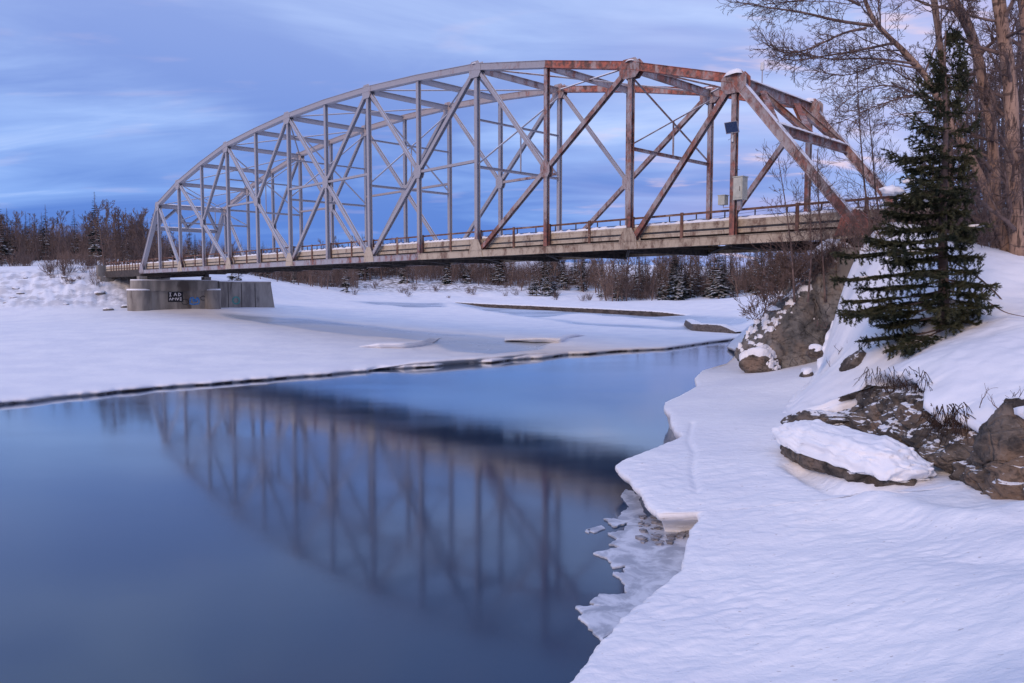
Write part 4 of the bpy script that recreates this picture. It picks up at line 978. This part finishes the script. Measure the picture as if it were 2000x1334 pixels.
def smooth_path(pts, n):
    p = np.array(pts, float); s = np.r_[0, np.cumsum(np.linalg.norm(np.diff(p, axis=0), axis=1))]; q = np.linspace(0, s[-1], n)
    o = np.stack([np.interp(q, s, p[:, k]) for k in range(3)], -1)
    for _ in range(2): o[1:-1] = .25 * o[:-2] + .5 * o[1:-1] + .25 * o[2:]
    return [tuple(a) for a in o]
def deciduous(name, label, path, r0, r1, seed, limbs, group=None, lev=3, kids=(4, 5, 5, 5), Ls=(1.6, 3.2), bias=(-.06, -.03, .02), start=.25, rmin=.0055, side=None, bark=None, ang=(.5, 1.1), up=.12, arms=()):
    """path: world polyline of the trunk; limbs: number of side limbs"""
    rnd = random.Random(seed); base = path[0]
    th = thing(name, label, 'tree', group, base)
    pp = [tuple(np.array(p) - np.array(base)) for p in smooth_path(path, 22)]
    n = len(pp); rad = [r0 + (r1 - r0) * (k / (n - 1))**.8 for k in range(n)]; rad[0] *= 1.35
    rad = [r * (1 + rnd.uniform(-.06, .06)) for r in rad]
    m = MB(); m.tube(pp, rad, 12); m.build('trunk', bark or M_BARK, th, True)
    tw = Twigs()
    for k in range(limbs):
        q = start + (1 - start) * (k + rnd.random()) / limbs; i = min(int(q * (n - 1)), n - 2)
        a = rnd.uniform(0, 2 * math.pi); el = rnd.uniform(.1, .8)
        d = (math.cos(a) * math.cos(el), math.sin(a) * math.cos(el), math.sin(el))
        if side: d = vnorm(vadd(d, side, rnd.uniform(.2, 1.2)))
        grow(rnd, tw, pp[i], d, rnd.uniform(*Ls) * (1.1 - .4 * q), min(rad[i] * rnd.uniform(.25, .5), .09), lev, 5, up, .3, kids, ang, rmin, (.38, .62), bias)
    for pts, ra in arms:
        ap = [tuple(np.array(p) - np.array(base)) for p in smooth_path(pts, 14)]; tw.tube(ap, [ra * (1 - .8 * k / 13) + .004 for k in range(14)], 6)
        for k in range(3, 14):
            for _ in range(3):
                tdir = vnorm(tuple(ap[k][j] - ap[k - 1][j] for j in range(3))); d = vnorm((tdir[0] + rnd.gauss(0, .55), tdir[1] + rnd.gauss(0, .55), tdir[2] + rnd.gauss(0, .55)))
                grow(rnd, tw, ap[k], d, rnd.uniform(.4, 1.1), .016, 2, 3, .05, .4, (4, 4), (.4, .95), .0065)
    tw.build('branches', M_BARKD, th); return th
def D2(lst, Yd): return [D(u, v, Yd + (dy[0] if dy else 0)) for u, v, *dy in lst]
# tall poplars on the right bank
G = 'poplars on the right bank'
def base_on(u, Yd):                    # trunk foot on the bank
    a = (u - 1000) / F * Yd / 1.0; return (a, Yd, bank_z(a, Yd) - .15)
deciduous('poplar_tree', 'leaning poplar whose crooked orange trunk arches behind the spruce over the bridge end', [base_on(1968, 29.5)] + D2(((1945, 420), (1905, 320), (1868, 262), (1845, 225), (1815, 150), (1790, 125), (1745, 78), (1705, 50), (1690, 20), (1680, -60)), 29.5), .20, .06, 1, 15, None, 4, (3, 3, 4, 5), (2.6, 4.8), (-.05, -.01, .0), .42, .0075, (-1.2, -.2, -.05), arms=[(D2(l_, 29.2), r_) for l_, r_ in ((((1705, 50), (1640, 42), (1560, 22), (1490, 14), (1440, 4)), .06), (((1692, 55), (1650, 62), (1600, 88), (1545, 108), (1502, 92)), .05), (((1745, 84), (1660, 102), (1590, 112), (1545, 122), (1520, 112)), .05), (((1790, 125), (1700, 112), (1620, 118), (1560, 100), (1515, 96)), .045), (((1800, 135), (1720, 120), (1660, 150), (1600, 140)), .035), (((1680, 10), (1640, -10), (1570, 0), (1500, 8)), .05), (((1845, 225), (1770, 170), (1700, 165), (1640, 205)), .04), (((1830, 180), (1760, 190), (1690, 215), (1640, 240)), .035))])
deciduous('poplar_tree', 'thick pale poplar trunk curving left at its top, standing behind the spruce', [base_on(1945, 30.5)] + D2(((1942, 350), (1938, 250), (1925, 190), (1912, 120), (1898, 55), (1868, 10), (1820, -60), (1790, -160)), 30.5), .235, .15, 2, 24, None, 3, (4, 5, 5, 5), (1.6, 3.4), (-.03, 0, .02), .1, .0075, (-.5, -.1, 0))
deciduous('poplar_tree', 'thickest upright poplar with rough dark bark standing on the snowy right bank', [base_on(1985, 29)] + D2(((1978, 330), (1976, 200), (1965, 100), (1950, 0), (1935, -150)), 29), .27, .20, 3, 22, None, 3, (4, 5, 5, 5), (1.6, 3.2), (-.02, 0, .02), .1, .0075, (-.4, -.2, 0))
deciduous('poplar_tree', 'slim poplar trunk rising directly behind the spruce crown', [base_on(1862, 33)] + D2(((1856, 380), (1852, 250), (1842, 130), (1828, 30), (1815, -80), (1810, -180)), 33), .16, .11, 4, 20, None, 3, (4, 5, 5, 5), (1.6, 3.2), (-.02, 0, .02), .15, .008)
deciduous('poplar_tree', 'poplar trunk at the wooded edge beyond the thickest poplar', [base_on(2030, 33)] + D2(((2020, 300), (2005, 100), (1995, -50), (1985, -200)), 33), .26, .16, 5, 14, None, 3, (4, 5, 5, 5), (1.6, 3.4), (-.04, 0, .02), .15, .008)
for k, (u, Yd, h, dx) in enumerate(((1905, 37, 9, -.6), (1930, 41, 11, .5), (1968, 38, 10, -.4), (2010, 40, 11, .3), (1880, 43, 9, -.3), (1995, 46, 12, .2), (1950, 49, 12, -.2), (1915, 52, 11, .4), (2060, 36, 10, -.5), (1890, 50, 10, .2), (1840, 46, 8.5, .2), (1815, 52, 9, -.2), (1945, 36, 9, .4), (1985, 35.5, 10, -.5), (1960, 43, 10, .3), (2025, 44, 11, -.3), (1900, 46, 9, .3), (1975, 53, 11, .1), (1935, 57, 11, -.2), (2000, 58, 12, .2), (1870, 38, 7, .4), (1920, 33.5, 7, -.4))):
    b = base_on(u, Yd); path = [b] + [(b[0] + dx * q + .12 * math.sin(3 * q + k), b[1], b[2] + h * q) for q in (.3, .6, 1.)]
    deciduous('poplar_tree', 'slender bare grey-brown tree in the thicket behind the tall poplars', path, .11, .03, 100 + k, 22, 'bare thicket behind the poplars', 3, (3, 4, 4, 4), (1.3, 2.7), (0, 0, .02), .08, .010, None, M_BARKD)
# saplings in front of the rusty bridge end
for k, (u, Yd, vtop, lean, lab_) in enumerate(((1552, 37.0, 300, -30, 'thin bare sapling in front of the rusty end post, rooted by the huge boulder'), (1578, 36.6, 330, 10, 'straight tan sapling rising before the cream deck beams'), (1612, 36.8, 290, -14, 'forked bare sapling crossing the snowy end post'), (1705, 34.5, 130, -35, 'tall thin bare tree between the spruce and the portal'), (1728, 35.5, 190, -40, 'slight bare tree close behind the spruce, leaning toward the portal'))):
    vb = 590 if k < 3 else 480
    b = D(u, vb, Yd); tp = D(u + lean, vtop, Yd)
    path = [b] + [tuple(b[j] + (tp[j] - b[j]) * q + (.12 * math.sin(4 * q + k) if j == 0 else 0) for j in range(3)) for q in (.35, .7, 1.)]
    deciduous('sapling', lab_, path, .055, .014, 200 + k, 24, None, 2, (5, 5, 4), (.9, 1.9), (-.03, 0, .03), .15, .0065, None, M_BARKD, (.4, .9), .2)
# brush tangles
def brush(name, label, spots, seed, h=(.5, 1.3), n=6, lev=2, rmin=.006, group=None, up=.2, mat=None, cat='shrub'):
    rnd = random.Random(seed)
    b0 = spots[0]; th = thing(name, label, cat, group, b0); tw = Twigs()
    for s_ in spots:
        p = tuple(s_[j] - b0[j] for j in range(3))
        for k in range(n):
            a = rnd.uniform(0, 6.28); el = rnd.uniform(.3, 1.3)
            grow(rnd, tw, vadd(p, (rnd.gauss(0, .15), rnd.gauss(0, .15), 0)), (math.cos(a) * math.cos(el), math.sin(a) * math.cos(el), math.sin(el)), rnd.uniform(*h), .014, lev, 3, up, .35, (4, 4, 3), (.4, .9), rmin)
    tw.build('stems', mat or M_BARKD, th); return th
brush('brush', 'grey tangle of bare twigs growing over the top of the huge boulder', [D(u, v, 37.5) for u, v in ((1500, 596), (1530, 575), (1560, 552), (1590, 535), (1615, 520), (1640, 508), (1545, 560), (1475, 625), (1515, 590), (1575, 548), (1605, 530), (1650, 515))], 300, (.5, 1.2), 12, 2, .011)
brush('brush', 'bare brown brush below the deck beams behind the saplings', [D(u, v, 40.5) for u, v in ((1505, 575), (1540, 560), (1570, 545), (1600, 530), (1640, 520), (1490, 590), (1560, 580), (1620, 545), (1660, 500), (1520, 545), (1585, 525), (1640, 495), (1470, 600))], 301, (1.0, 2.4), 9, 2, .011)
brush('brush', 'purple-brown brush on the snow bank between the spruce and the poplars', [base_on(u, Yd) for u, Yd in ((1890, 30), (1870, 32), (1910, 33), (1925, 29.5), (1880, 35), (1940, 35), (1955, 31), (1990, 32), (1870, 29), (1900, 36), (1930, 38), (1975, 34), (2010, 30), (1850, 36))], 302, (.8, 2.4), 9, 2, .010)
brush('brush', 'low twiggy shrub between the bridge end and the spruce', [base_on(u, Yd) for u, Yd in ((1740, 32), (1765, 33), (1790, 33.5), (1720, 34), (1810, 35), (1770, 36), (1700, 32.5), (1690, 34), (1675, 33), (1715, 31))], 303, (.6, 1.6), 9, 2, .010)
for k, (u, v, Yd, lb_) in enumerate(((1605, 640, 30, 'dry stems poking from the steep snow beside the huge grey boulder'), (1640, 690, 28.5, 'dry twigs on the snow slope above the small rounded stone'), (1955, 800, 15.6, 'tiny reddish shrub on the drooping snow lip of the ledge'), (1640, 720, 27.5, 'bent dry stalks in the snow under the lowest spruce boughs'))):
    brush('dry_stems', lb_, [tuple(np.array(D(u, v, Yd)) - np.array((0, 0, .03)))], 304 + k, (.25, .6), 5, 1, .004, cat='plant')
tw = Twigs(); rnd = random.Random(9)
for pts, r in ((((1805, 480, 27), (1880, 520, 26), (1930, 555, 25.2), (1965, 595, 24.6)), .045), (((1930, 590, 23), (1965, 612, 22.5), (2010, 620, 22)), .02), (((1930, 560, 25), (1900, 590, 24.2), (1925, 612, 23.5)), .014), (((1870, 540, 26), (1850, 600, 25.3)), .012)):
    pp = [D(u, v, Yd) for u, v, Yd in pts]; q = [tuple(np.array(p) - np.array(D(1805, 480, 27))) for p in smooth_path(pp, 10)]
    tw.tube(q, [r * (1 - .06 * k) for k in range(10)], 6)
th = thing('fallen_branch', 'curved dead branch slanting over the snow slope beside the spruce', 'branch', None, D(1805, 480, 27)); tw.build('limb', M_BARKD, th)

# ------------------------------------------------------------------ the spruce on the rock ledge
def spruce_hero():
    rnd = random.Random(42)
    b = D(1840, 655, 24.0); H = 9.25
    th = thing('spruce_tree', 'dark green spruce with uneven snow-flecked boughs growing above the rock ledge', 'tree', None, b)
    pp = [(-.02 * k + .03 * math.sin(k), 0, H * k / 12. - (.2 if k == 0 else 0)) for k in range(13)]
    m = MB(); m.tube(pp, [.17 * (1 - k / 12.6) + .012 for k in range(13)], 10); m.build('trunk', M_BARKD, th, True)
    tw = Twigs(); S = []      # needle-bearing segments (p0, p1, length scale)
    snow = []
    z = -.15
    while z < H - .12:
        q = max(z, 0) / H
        # reach to the camera-left and to the right, from the photograph
        RL = np.interp(q, [0, .05, .15, .28, .40, .48, .56, .66, .75, .86, .94, 1], [2.2, 2.8, 3.15, 3.05, 2.75, 2.7, 1.65, 1.55, 1.05, .95, .5, .06])
        RR = np.interp(q, [0, .05, .15, .28, .40, .48, .56, .66, .75, .86, .94, 1], [.4, 1.25, 1.55, 1.1, .75, .6, .65, .75, .7, .6, .35, .05])
        nb_ = rnd.choice((6, 7, 8)) if q < .45 else rnd.choice((4, 5, 5)) if q < .6 else rnd.choice((3, 4, 4, 5))
        a0 = rnd.uniform(0, 6.28)
        for k in range(nb_):
            a = a0 + 6.283 * k / nb_ + rnd.uniform(-.35, .35)
            lf = .5 - .5 * math.cos(a)                      # 1 toward -X
            L = (RR + (RL - RR) * lf) * (rnd.uniform(.62, 1.1) if q < .5 else rnd.uniform(.42, 1.18)) * (.72 + .28 * abs(math.cos(a)))
            if q < .45 and lf < .5 and rnd.random() < .38: continue
            if z < .3 and lf < .6: continue
            dr = np.interp(q, [0, .3, .7, 1], [-.22, -.12, .12, .7])
            d = [math.cos(a), math.sin(a)]; n = 7; P_ = []; zc = z; 
            for j in range(n + 1):
                f = j / n
                P_.append((pp[0][0] + d[0] * L * f + rnd.gauss(0, .02) * L * f, d[1] * L * f + rnd.gauss(0, .02) * L * f, z + L * (dr * f - .20 * f * f * (1 - q) + .22 * f**3) + .03 * math.sin(7 * f + k)))
            tw.tube(P_, [max(.006, .028 * (1 - q * .6) * (1 - .85 * j / n)) for j in range(n + 1)], 4)
            bare = .30 if q < .35 else .12
            for j in range(n):
                f = (j + .5) / n
                if f < bare: continue
                if f > .55 or rnd.random() < .8: S.append((P_[j], P_[j + 1], 1.))
            ns = int(4 + 9 * L)
            for j in range(ns):                             # side shoots, flattish spray
                f = bare + (1 - bare) * (j + rnd.random()) / ns; i = min(int(f * n), n - 1); fr = f * n - i
                b0 = tuple(P_[i][c] + (P_[i + 1][c] - P_[i][c]) * fr for c in range(3))
                sgn = 1 if j % 2 else -1; aa = a + sgn * rnd.uniform(.55, 1.05); Ls = L * .40 * (1.1 - f) * rnd.uniform(.7, 1.25) + .12
                p1 = (b0[0] + math.cos(aa) * Ls * .55, b0[1] + math.sin(aa) * Ls * .55, b0[2] - .04 * Ls + rnd.gauss(0, .02))
                p2 = (p1[0] + math.cos(aa - sgn * .3) * Ls * .45, p1[1] + math.sin(aa - sgn * .3) * Ls * .45, p1[2] - .10 * Ls + rnd.gauss(0, .03))
                tw.tube([b0, p1, p2], [.008, .006, .004], 3)
                S.append((b0, p1, .95)); S.append((p1, p2, .9))
                if rnd.random() < .55:                       # hanging shoots give the bough depth
                    hl = rnd.uniform(.12, .32); p4 = (p1[0] + rnd.gauss(0, .06), p1[1] + rnd.gauss(0, .06), p1[2] - hl); S.append((p1, p4, .9))
                if rnd.random() < .35:
                    p5 = (p1[0] + math.cos(aa) * .12, p1[1] + math.sin(aa) * .12, p1[2] + rnd.uniform(.06, .2)); S.append((p1, p5, .8))
                if Ls > .35:
                    for s2 in (-1, 1):
                        a3 = aa + s2 * rnd.uniform(.5, .9); l3 = Ls * .38
                        p3 = (p1[0] + math.cos(a3) * l3, p1[1] + math.sin(a3) * l3, p1[2] - .12 * l3); S.append((p1, p3, .85))
            if rnd.random() < .16 and q < .55 and L > .8:
                f = rnd.uniform(.5, .9); i = int(f * n); snow.append((P_[i], rnd.uniform(.10, .26), a, rnd.uniform(.05, .10)))
        z += np.interp(q, [0, .45, .6, 1], [.32, .33, .42, .30]) * rnd.uniform(.65, 1.35)
    for j in range(5): S.append(((-.25 + 0, 0, H - .5 + .1 * j), (-.25, 0, H - .4 + .1 * j), .6))
    tw.build('boughs', M_BARKD, th)
    rg = np.random.RandomState(5)
    A = np.array([s[0] for s in S]); B = np.array([s[1] for s in S]); sc = np.array([s[2] for s in S])
    ln = np.linalg.norm(B - A, axis=1); cnt = np.clip((ln * 190).astype(int), 9, 70); idx = np.repeat(np.arange(len(S)), cnt)
    f = rg.rand(len(idx))[:, None]; base = A[idx] * (1 - f) + B[idx] * f
    T = (B - A)[idx]; T /= np.linalg.norm(T, axis=1)[:, None] + 1e-9
    rv = rg.randn(len(idx), 3); rv -= (rv * T).sum(1)[:, None] * T; rv /= np.linalg.norm(rv, axis=1)[:, None] + 1e-9
    rv[:, 2] = rv[:, 2] * .6 + .1
    nd_ = T * .75 + rv * .75; nd_ /= np.linalg.norm(nd_, axis=1)[:, None]
    L = (rg.uniform(.06, .125, len(idx)) * sc[idx])[:, None]
    wv = np.cross(nd_, rg.randn(len(idx), 3)); wv /= np.linalg.norm(wv, axis=1)[:, None] + 1e-9; wv *= .0105
    V = np.stack([base - wv, base + wv, base + nd_ * L], 1).reshape(-1, 3); Fc = np.arange(len(V)).reshape(-1, 3)
    o = mesh_obj('foliage', V, Fc, M_NEED, th); o['kind'] = 'stuff'
    print('needles', len(Fc))
    V0, F0 = _ico[3]; AV = []; AF = []
    for k, (p, r, a, h) in enumerate(snow):
        v = V0 * np.array([r * 1.3, r * .7, h * .8]); v *= (1 + .75 * fbm(V0[:, 0] * 1.5 + k, V0[:, 1] * 1.5, V0[:, 2] * 1.5, 3))[:, None]
        c_, s_ = math.cos(a), math.sin(a); v = v @ np.array([[c_, -s_, 0], [s_, c_, 0], [0, 0, 1]]).T + np.array(p) + np.array((0, 0, .01))
        mesh_obj('snow_clump', v, F0, M_SNOW, th, True)
    for (u, v_, r) in ((1740, 372, .30), (1775, 354, .17), (1812, 390, .12)):
        p = np.array(D(u, v_, 23.2)) - np.array(b); v = V0 * np.array([r, r * .7, r * .5]) * (1 + .7 * fbm(V0[:, 0] * 2 + u, V0[:, 1] * 2, V0[:, 2] * 2, 3))[:, None] + p; mesh_obj('snow_clump', v, F0, M_SNOW, th, True)
    return th
spruce_hero()
# dark roots and moss trailing over the ledge below the spruce
tw = Twigs(); rnd = random.Random(15); ob_ = D(1740, 740, 21.3)
for k in range(240):
    u = rnd.uniform(1690, 1890); v = rnd.uniform(715, 800) if u < 1810 else rnd.uniform(785, 825); Yd = np.interp(u, [1690, 1800, 1820, 1890], [22.6, 19.6, 17.7, 16.4]) - .35
    p = D(u, v, Yd); p = tuple(p[j] - ob_[j] for j in range(3))
    grow(rnd, tw, p, vnorm((rnd.gauss(0, .6), -.4 + rnd.gauss(0, .3), -.7)), rnd.uniform(.2, .6), .012, 1, 3, -.5, .4, (4, 3), (.4, 1.0), .005)
th = thing('hanging_roots', 'dark brown roots and dead moss hanging over the ledge under the spruce', 'roots', None, ob_)
tw.build('root_strands', simple('dark_root', ((.025, .014, .01), (.07, .04, .028)), 3, .9, bs=0, band='world'), th)

# ------------------------------------------------------------------ far forests: prototypes shared by copies
def far_spruce(seed, H=11., wide=.16):
    rnd = random.Random(seed); V = []; Fc = []
    Vt, Ft = tube_data([(0, 0, -.4), (0, 0, H * .5), (0, 0, H)], [.16, .09, .02], 5, False); V += Vt; Fc += [f for f in Ft]; nt = len(Ft)
    z = H * .06
    while z < H * .98:
        q = z / H; R_ = H * wide * (1 - q)**.8 * rnd.uniform(.7, 1.15) + .12
        for k in range(rnd.choice((5, 6, 7))):
            a = rnd.uniform(0, 6.283); L = R_ * rnd.uniform(.55, 1.15); ca_, sa__ = math.cos(a), math.sin(a); w_ = L * rnd.uniform(.22, .38)
            dr = -.28 * L * (1 - q) + .1 * L * q; n0 = len(V)
            V += [(0, 0, z), (ca_ * L * .5 - sa__ * w_, sa__ * L * .5 + ca_ * w_, z + dr * .45), (ca_ * L * .5 + sa__ * w_, sa__ * L * .5 - ca_ * w_, z + dr * .45), (ca_ * L, sa__ * L, z + dr), (ca_ * L * .75 - sa__ * w_ * .9, sa__ * L * .75 + ca_ * w_ * .9, z + dr * .95), (ca_ * L * .72 + sa__ * w_ * .9, sa__ * L * .72 - ca_ * w_ * .9, z + dr * .95), (ca_ * L * .45, sa__ * L * .45, z + dr * .5 - .12 * L)]
            Fc += [(n0, n0 + 1, n0 + 2), (n0 + 1, n0 + 3, n0 + 2), (n0 + 1, n0 + 4, n0 + 3), (n0 + 2, n0 + 3, n0 + 5), (n0 + 1, n0 + 6, n0 + 2), (n0, n0 + 6, n0 + 3)]
        z += H * .028 * rnd.uniform(.7, 1.3)
    me = bpy.data.meshes.new('far_spruce'); me.from_pydata(V, [], Fc); me.materials.append(M_BARKD); me.materials.append(M_FNEED)
    for p in me.polygons: p.material_index = 0 if p.index < nt else 1
    return me
def far_bare(seed, H=9., rmin=.020, lean=.1, kids=(4, 5, 6)):
    rnd = random.Random(seed); tw = Twigs(); pts = [(0, 0, -.4)]; d = (rnd.gauss(0, lean), rnd.gauss(0, lean), 1)
    cur = pts[0]
    for k in range(7): d = vnorm((d[0] + rnd.gauss(0, .05), d[1] + rnd.gauss(0, .05), d[2])); cur = vadd(cur, d, H / 7.); pts.append(cur)
    rad = [.12 * (1 - k / 7.8) + .015 for k in range(8)]; tw.tube(pts, rad, 5)
    for k in range(20):
        q = .18 + .8 * (k + rnd.random()) / 20; i = min(int(q * 7), 6); a = rnd.uniform(0, 6.28); el = rnd.uniform(.5, 1.1)
        grow(rnd, tw, pts[i], (math.cos(a) * math.cos(el), math.sin(a) * math.cos(el), math.sin(el)), H * rnd.uniform(.14, .28) * (1.15 - .6 * q), .035, 2, 3, .22, .25, (4, 4), (.35, .8), rmin, (.4, .65), (0, 0, 0), 3)
    me = bpy.data.meshes.new('far_bare'); me.from_pydata(tw.V, [], tw.F); me.materials.append(M_FTWIG); return me
def far_shrub(seed, H=2.2):
    rnd = random.Random(seed); tw = Twigs()
    for k in range(16):
        a = rnd.uniform(0, 6.28); el = rnd.uniform(.6, 1.35); grow(rnd, tw, (rnd.gauss(0, .35), rnd.gauss(0, .35), -.1), (math.cos(a) * math.cos(el), math.sin(a) * math.cos(el), math.sin(el)), H * rnd.uniform(.5, 1.), .03, 1, 3, .2, .25, (5, 4), (.3, .7), .016, (.4, .65), (0, 0, 0), 3)
    me = bpy.data.meshes.new('far_shrub'); me.from_pydata(tw.V, [], tw.F); me.materials.append(M_FTWIG); return me
SPR = [far_spruce(500 + k, 11., w_) for k, w_ in enumerate((.12, .15, .18, .21))]
BAR = [far_bare(520 + k) for k in range(6)]
SHR = [far_shrub(540 + k) for k in range(4)]
rf = random.Random(31)
def plant(me, name, label, cat, group, u, Yd, h, protoH, sink=.0):
    x = (u - 1000) / F * Yd; z = ground_z(x, Yd)
    o = bpy.data.objects.new(name, me); COL.objects.link(o); s_ = h / protoH
    o.location = (x, Yd, z - sink); o.rotation_euler = (0, 0, rf.uniform(0, 6.28)); o.scale = (s_ * rf.uniform(.85, 1.2), s_ * rf.uniform(.85, 1.2), s_)
    tag(o, label, cat, group); return o
SL = ['very slim dark spruce', 'slim dark spruce', 'full dark spruce', 'broad dark spruce']
BL = ['bare twiggy birch', 'bare brown alder']
def forest(where, group, us, ys, n_s, n_b, hs, hb):
    for k in range(n_s):
        i = rf.randrange(4); plant(SPR[i], 'spruce_tree', SL[i] + ' ' + where, 'tree', 'spruces ' + group, rf.uniform(*us), rf.uniform(*ys), rf.uniform(*hs), 11.)
    for k in range(n_b):
        i = rf.randrange(6); plant(BAR[i], 'bare_tree', 'bare brown twiggy tree ' + where, 'tree', 'bare trees ' + group, rf.uniform(*us), rf.uniform(*ys), rf.uniform(*hb), 9.)
forest('in the wood beyond the snowy riprap bank', 'beyond the riprap bank', (-130, 330), (150, 215), 26, 80, (8, 12), (7.5, 11.5))
for u, Yd, h in ((193, 165, 14.5), (97, 175, 12.5), (8, 160, 12.5), (58, 185, 11.5), (152, 180, 11.5), (252, 150, 12), (30, 170, 9)):
    i = rf.randrange(2); plant(SPR[i + 1], 'spruce_tree', 'tall pointed spruce standing above the wood beyond the riprap bank', 'tree', 'tall spruces beyond the riprap bank', u, Yd, h, 11.)
for k in range(16):
    plant(BAR[k % 6], 'bare_tree', 'tan bare tree close behind the approach span by the pier', 'tree', 'tan trees by the approach span', rf.uniform(205, 305), rf.uniform(129, 146), rf.uniform(9, 12.5), 9.)
forest('behind the white bluff seen beneath the deck', 'behind the white bluff', (330, 700), (230, 300), 16, 46, (9, 13), (8, 12))
for u, h in ((375, 11), (455, 9), (468, 8)): plant(SPR[1], 'spruce_tree', 'lone dark spruce seen through the far end of the truss', 'tree', 'spruces seen through the truss end', u, 170, h, 11.)
forest('on the far shore seen beneath the middle of the deck', 'on the far shore', (640, 1190), (285, 345), 40, 90, (12, 17), (11, 16))
for u in (1040, 1048, 1064, 1072, 1080): plant(SPR[2], 'spruce_tree', 'dense dark spruce in a clump at the edge of the far snowfield', 'tree', 'clump of spruces on the far snowfield', u, rf.uniform(262, 275), rf.uniform(9, 12), 11.)
forest('in the dense far wood beneath the rusty bridge end', 'in the far wood beneath the bridge end', (1170, 1560), (228, 300), 56, 100, (12, 18), (11, 16))
LS = ['dry brown shrub on the riprap bank below the approach span', 'leafless shrub along the foot of the left wood', 'low bare shrub on the far shore under the deck']
for k in range(22): plant(SHR[k % 4], 'bare_shrub', LS[0], 'shrub', 'shrubs on the riprap bank', rf.uniform(90, 245), rf.uniform(117, 126), rf.uniform(1.0, 2.3), 2.2)
for k in range(40): plant(SHR[k % 4], 'bare_shrub', LS[1], 'shrub', 'shrubs along the left wood', rf.uniform(-60, 240), rf.uniform(135, 165), rf.uniform(1.5, 3.5), 2.2)
for k in range(60): plant(SHR[k % 4], 'bare_shrub', LS[2], 'shrub', 'shrubs on the far shore', rf.uniform(560, 1500), rf.uniform(255, 300) if k % 2 else rf.uniform(225, 300), rf.uniform(1.5, 3.5), 2.2)
# undergrowth mass behind the far trunks
rg = np.random.RandomState(8); N = 60000
u = rg.uniform(-150, 1620, N); Yd = np.where(u < 330, rg.uniform(170, 235, N), np.where(u < 700, rg.uniform(255, 330, N), np.where(u < 1180, rg.uniform(300, 370, N), rg.uniform(245, 320, N))))
x = (u - 1000) / F * Yd; z = far_h(x, Yd) - .2; h = rg.uniform(1.5, 10., N) * np.where(u < 330, .85, 1.); a = rg.uniform(0, 3.14, N); w_ = rg.uniform(.025, .06, N); lx_, ly_ = rg.normal(0, .16, N) * h, rg.normal(0, .16, N) * h
V = np.stack([np.stack([x - np.cos(a) * w_, Yd - np.sin(a) * w_, z], -1), np.stack([x + np.cos(a) * w_, Yd + np.sin(a) * w_, z], -1), np.stack([x + lx_, Yd + ly_, z + h], -1)], 1).reshape(-1, 3)
o = mesh_obj('undergrowth', V, np.arange(len(V)).reshape(-1, 3), M_FTWIG); struct(o, 'stuff'); o['label'] = 'brown leafless undergrowth filling the far woods'; o['category'] = 'undergrowth'
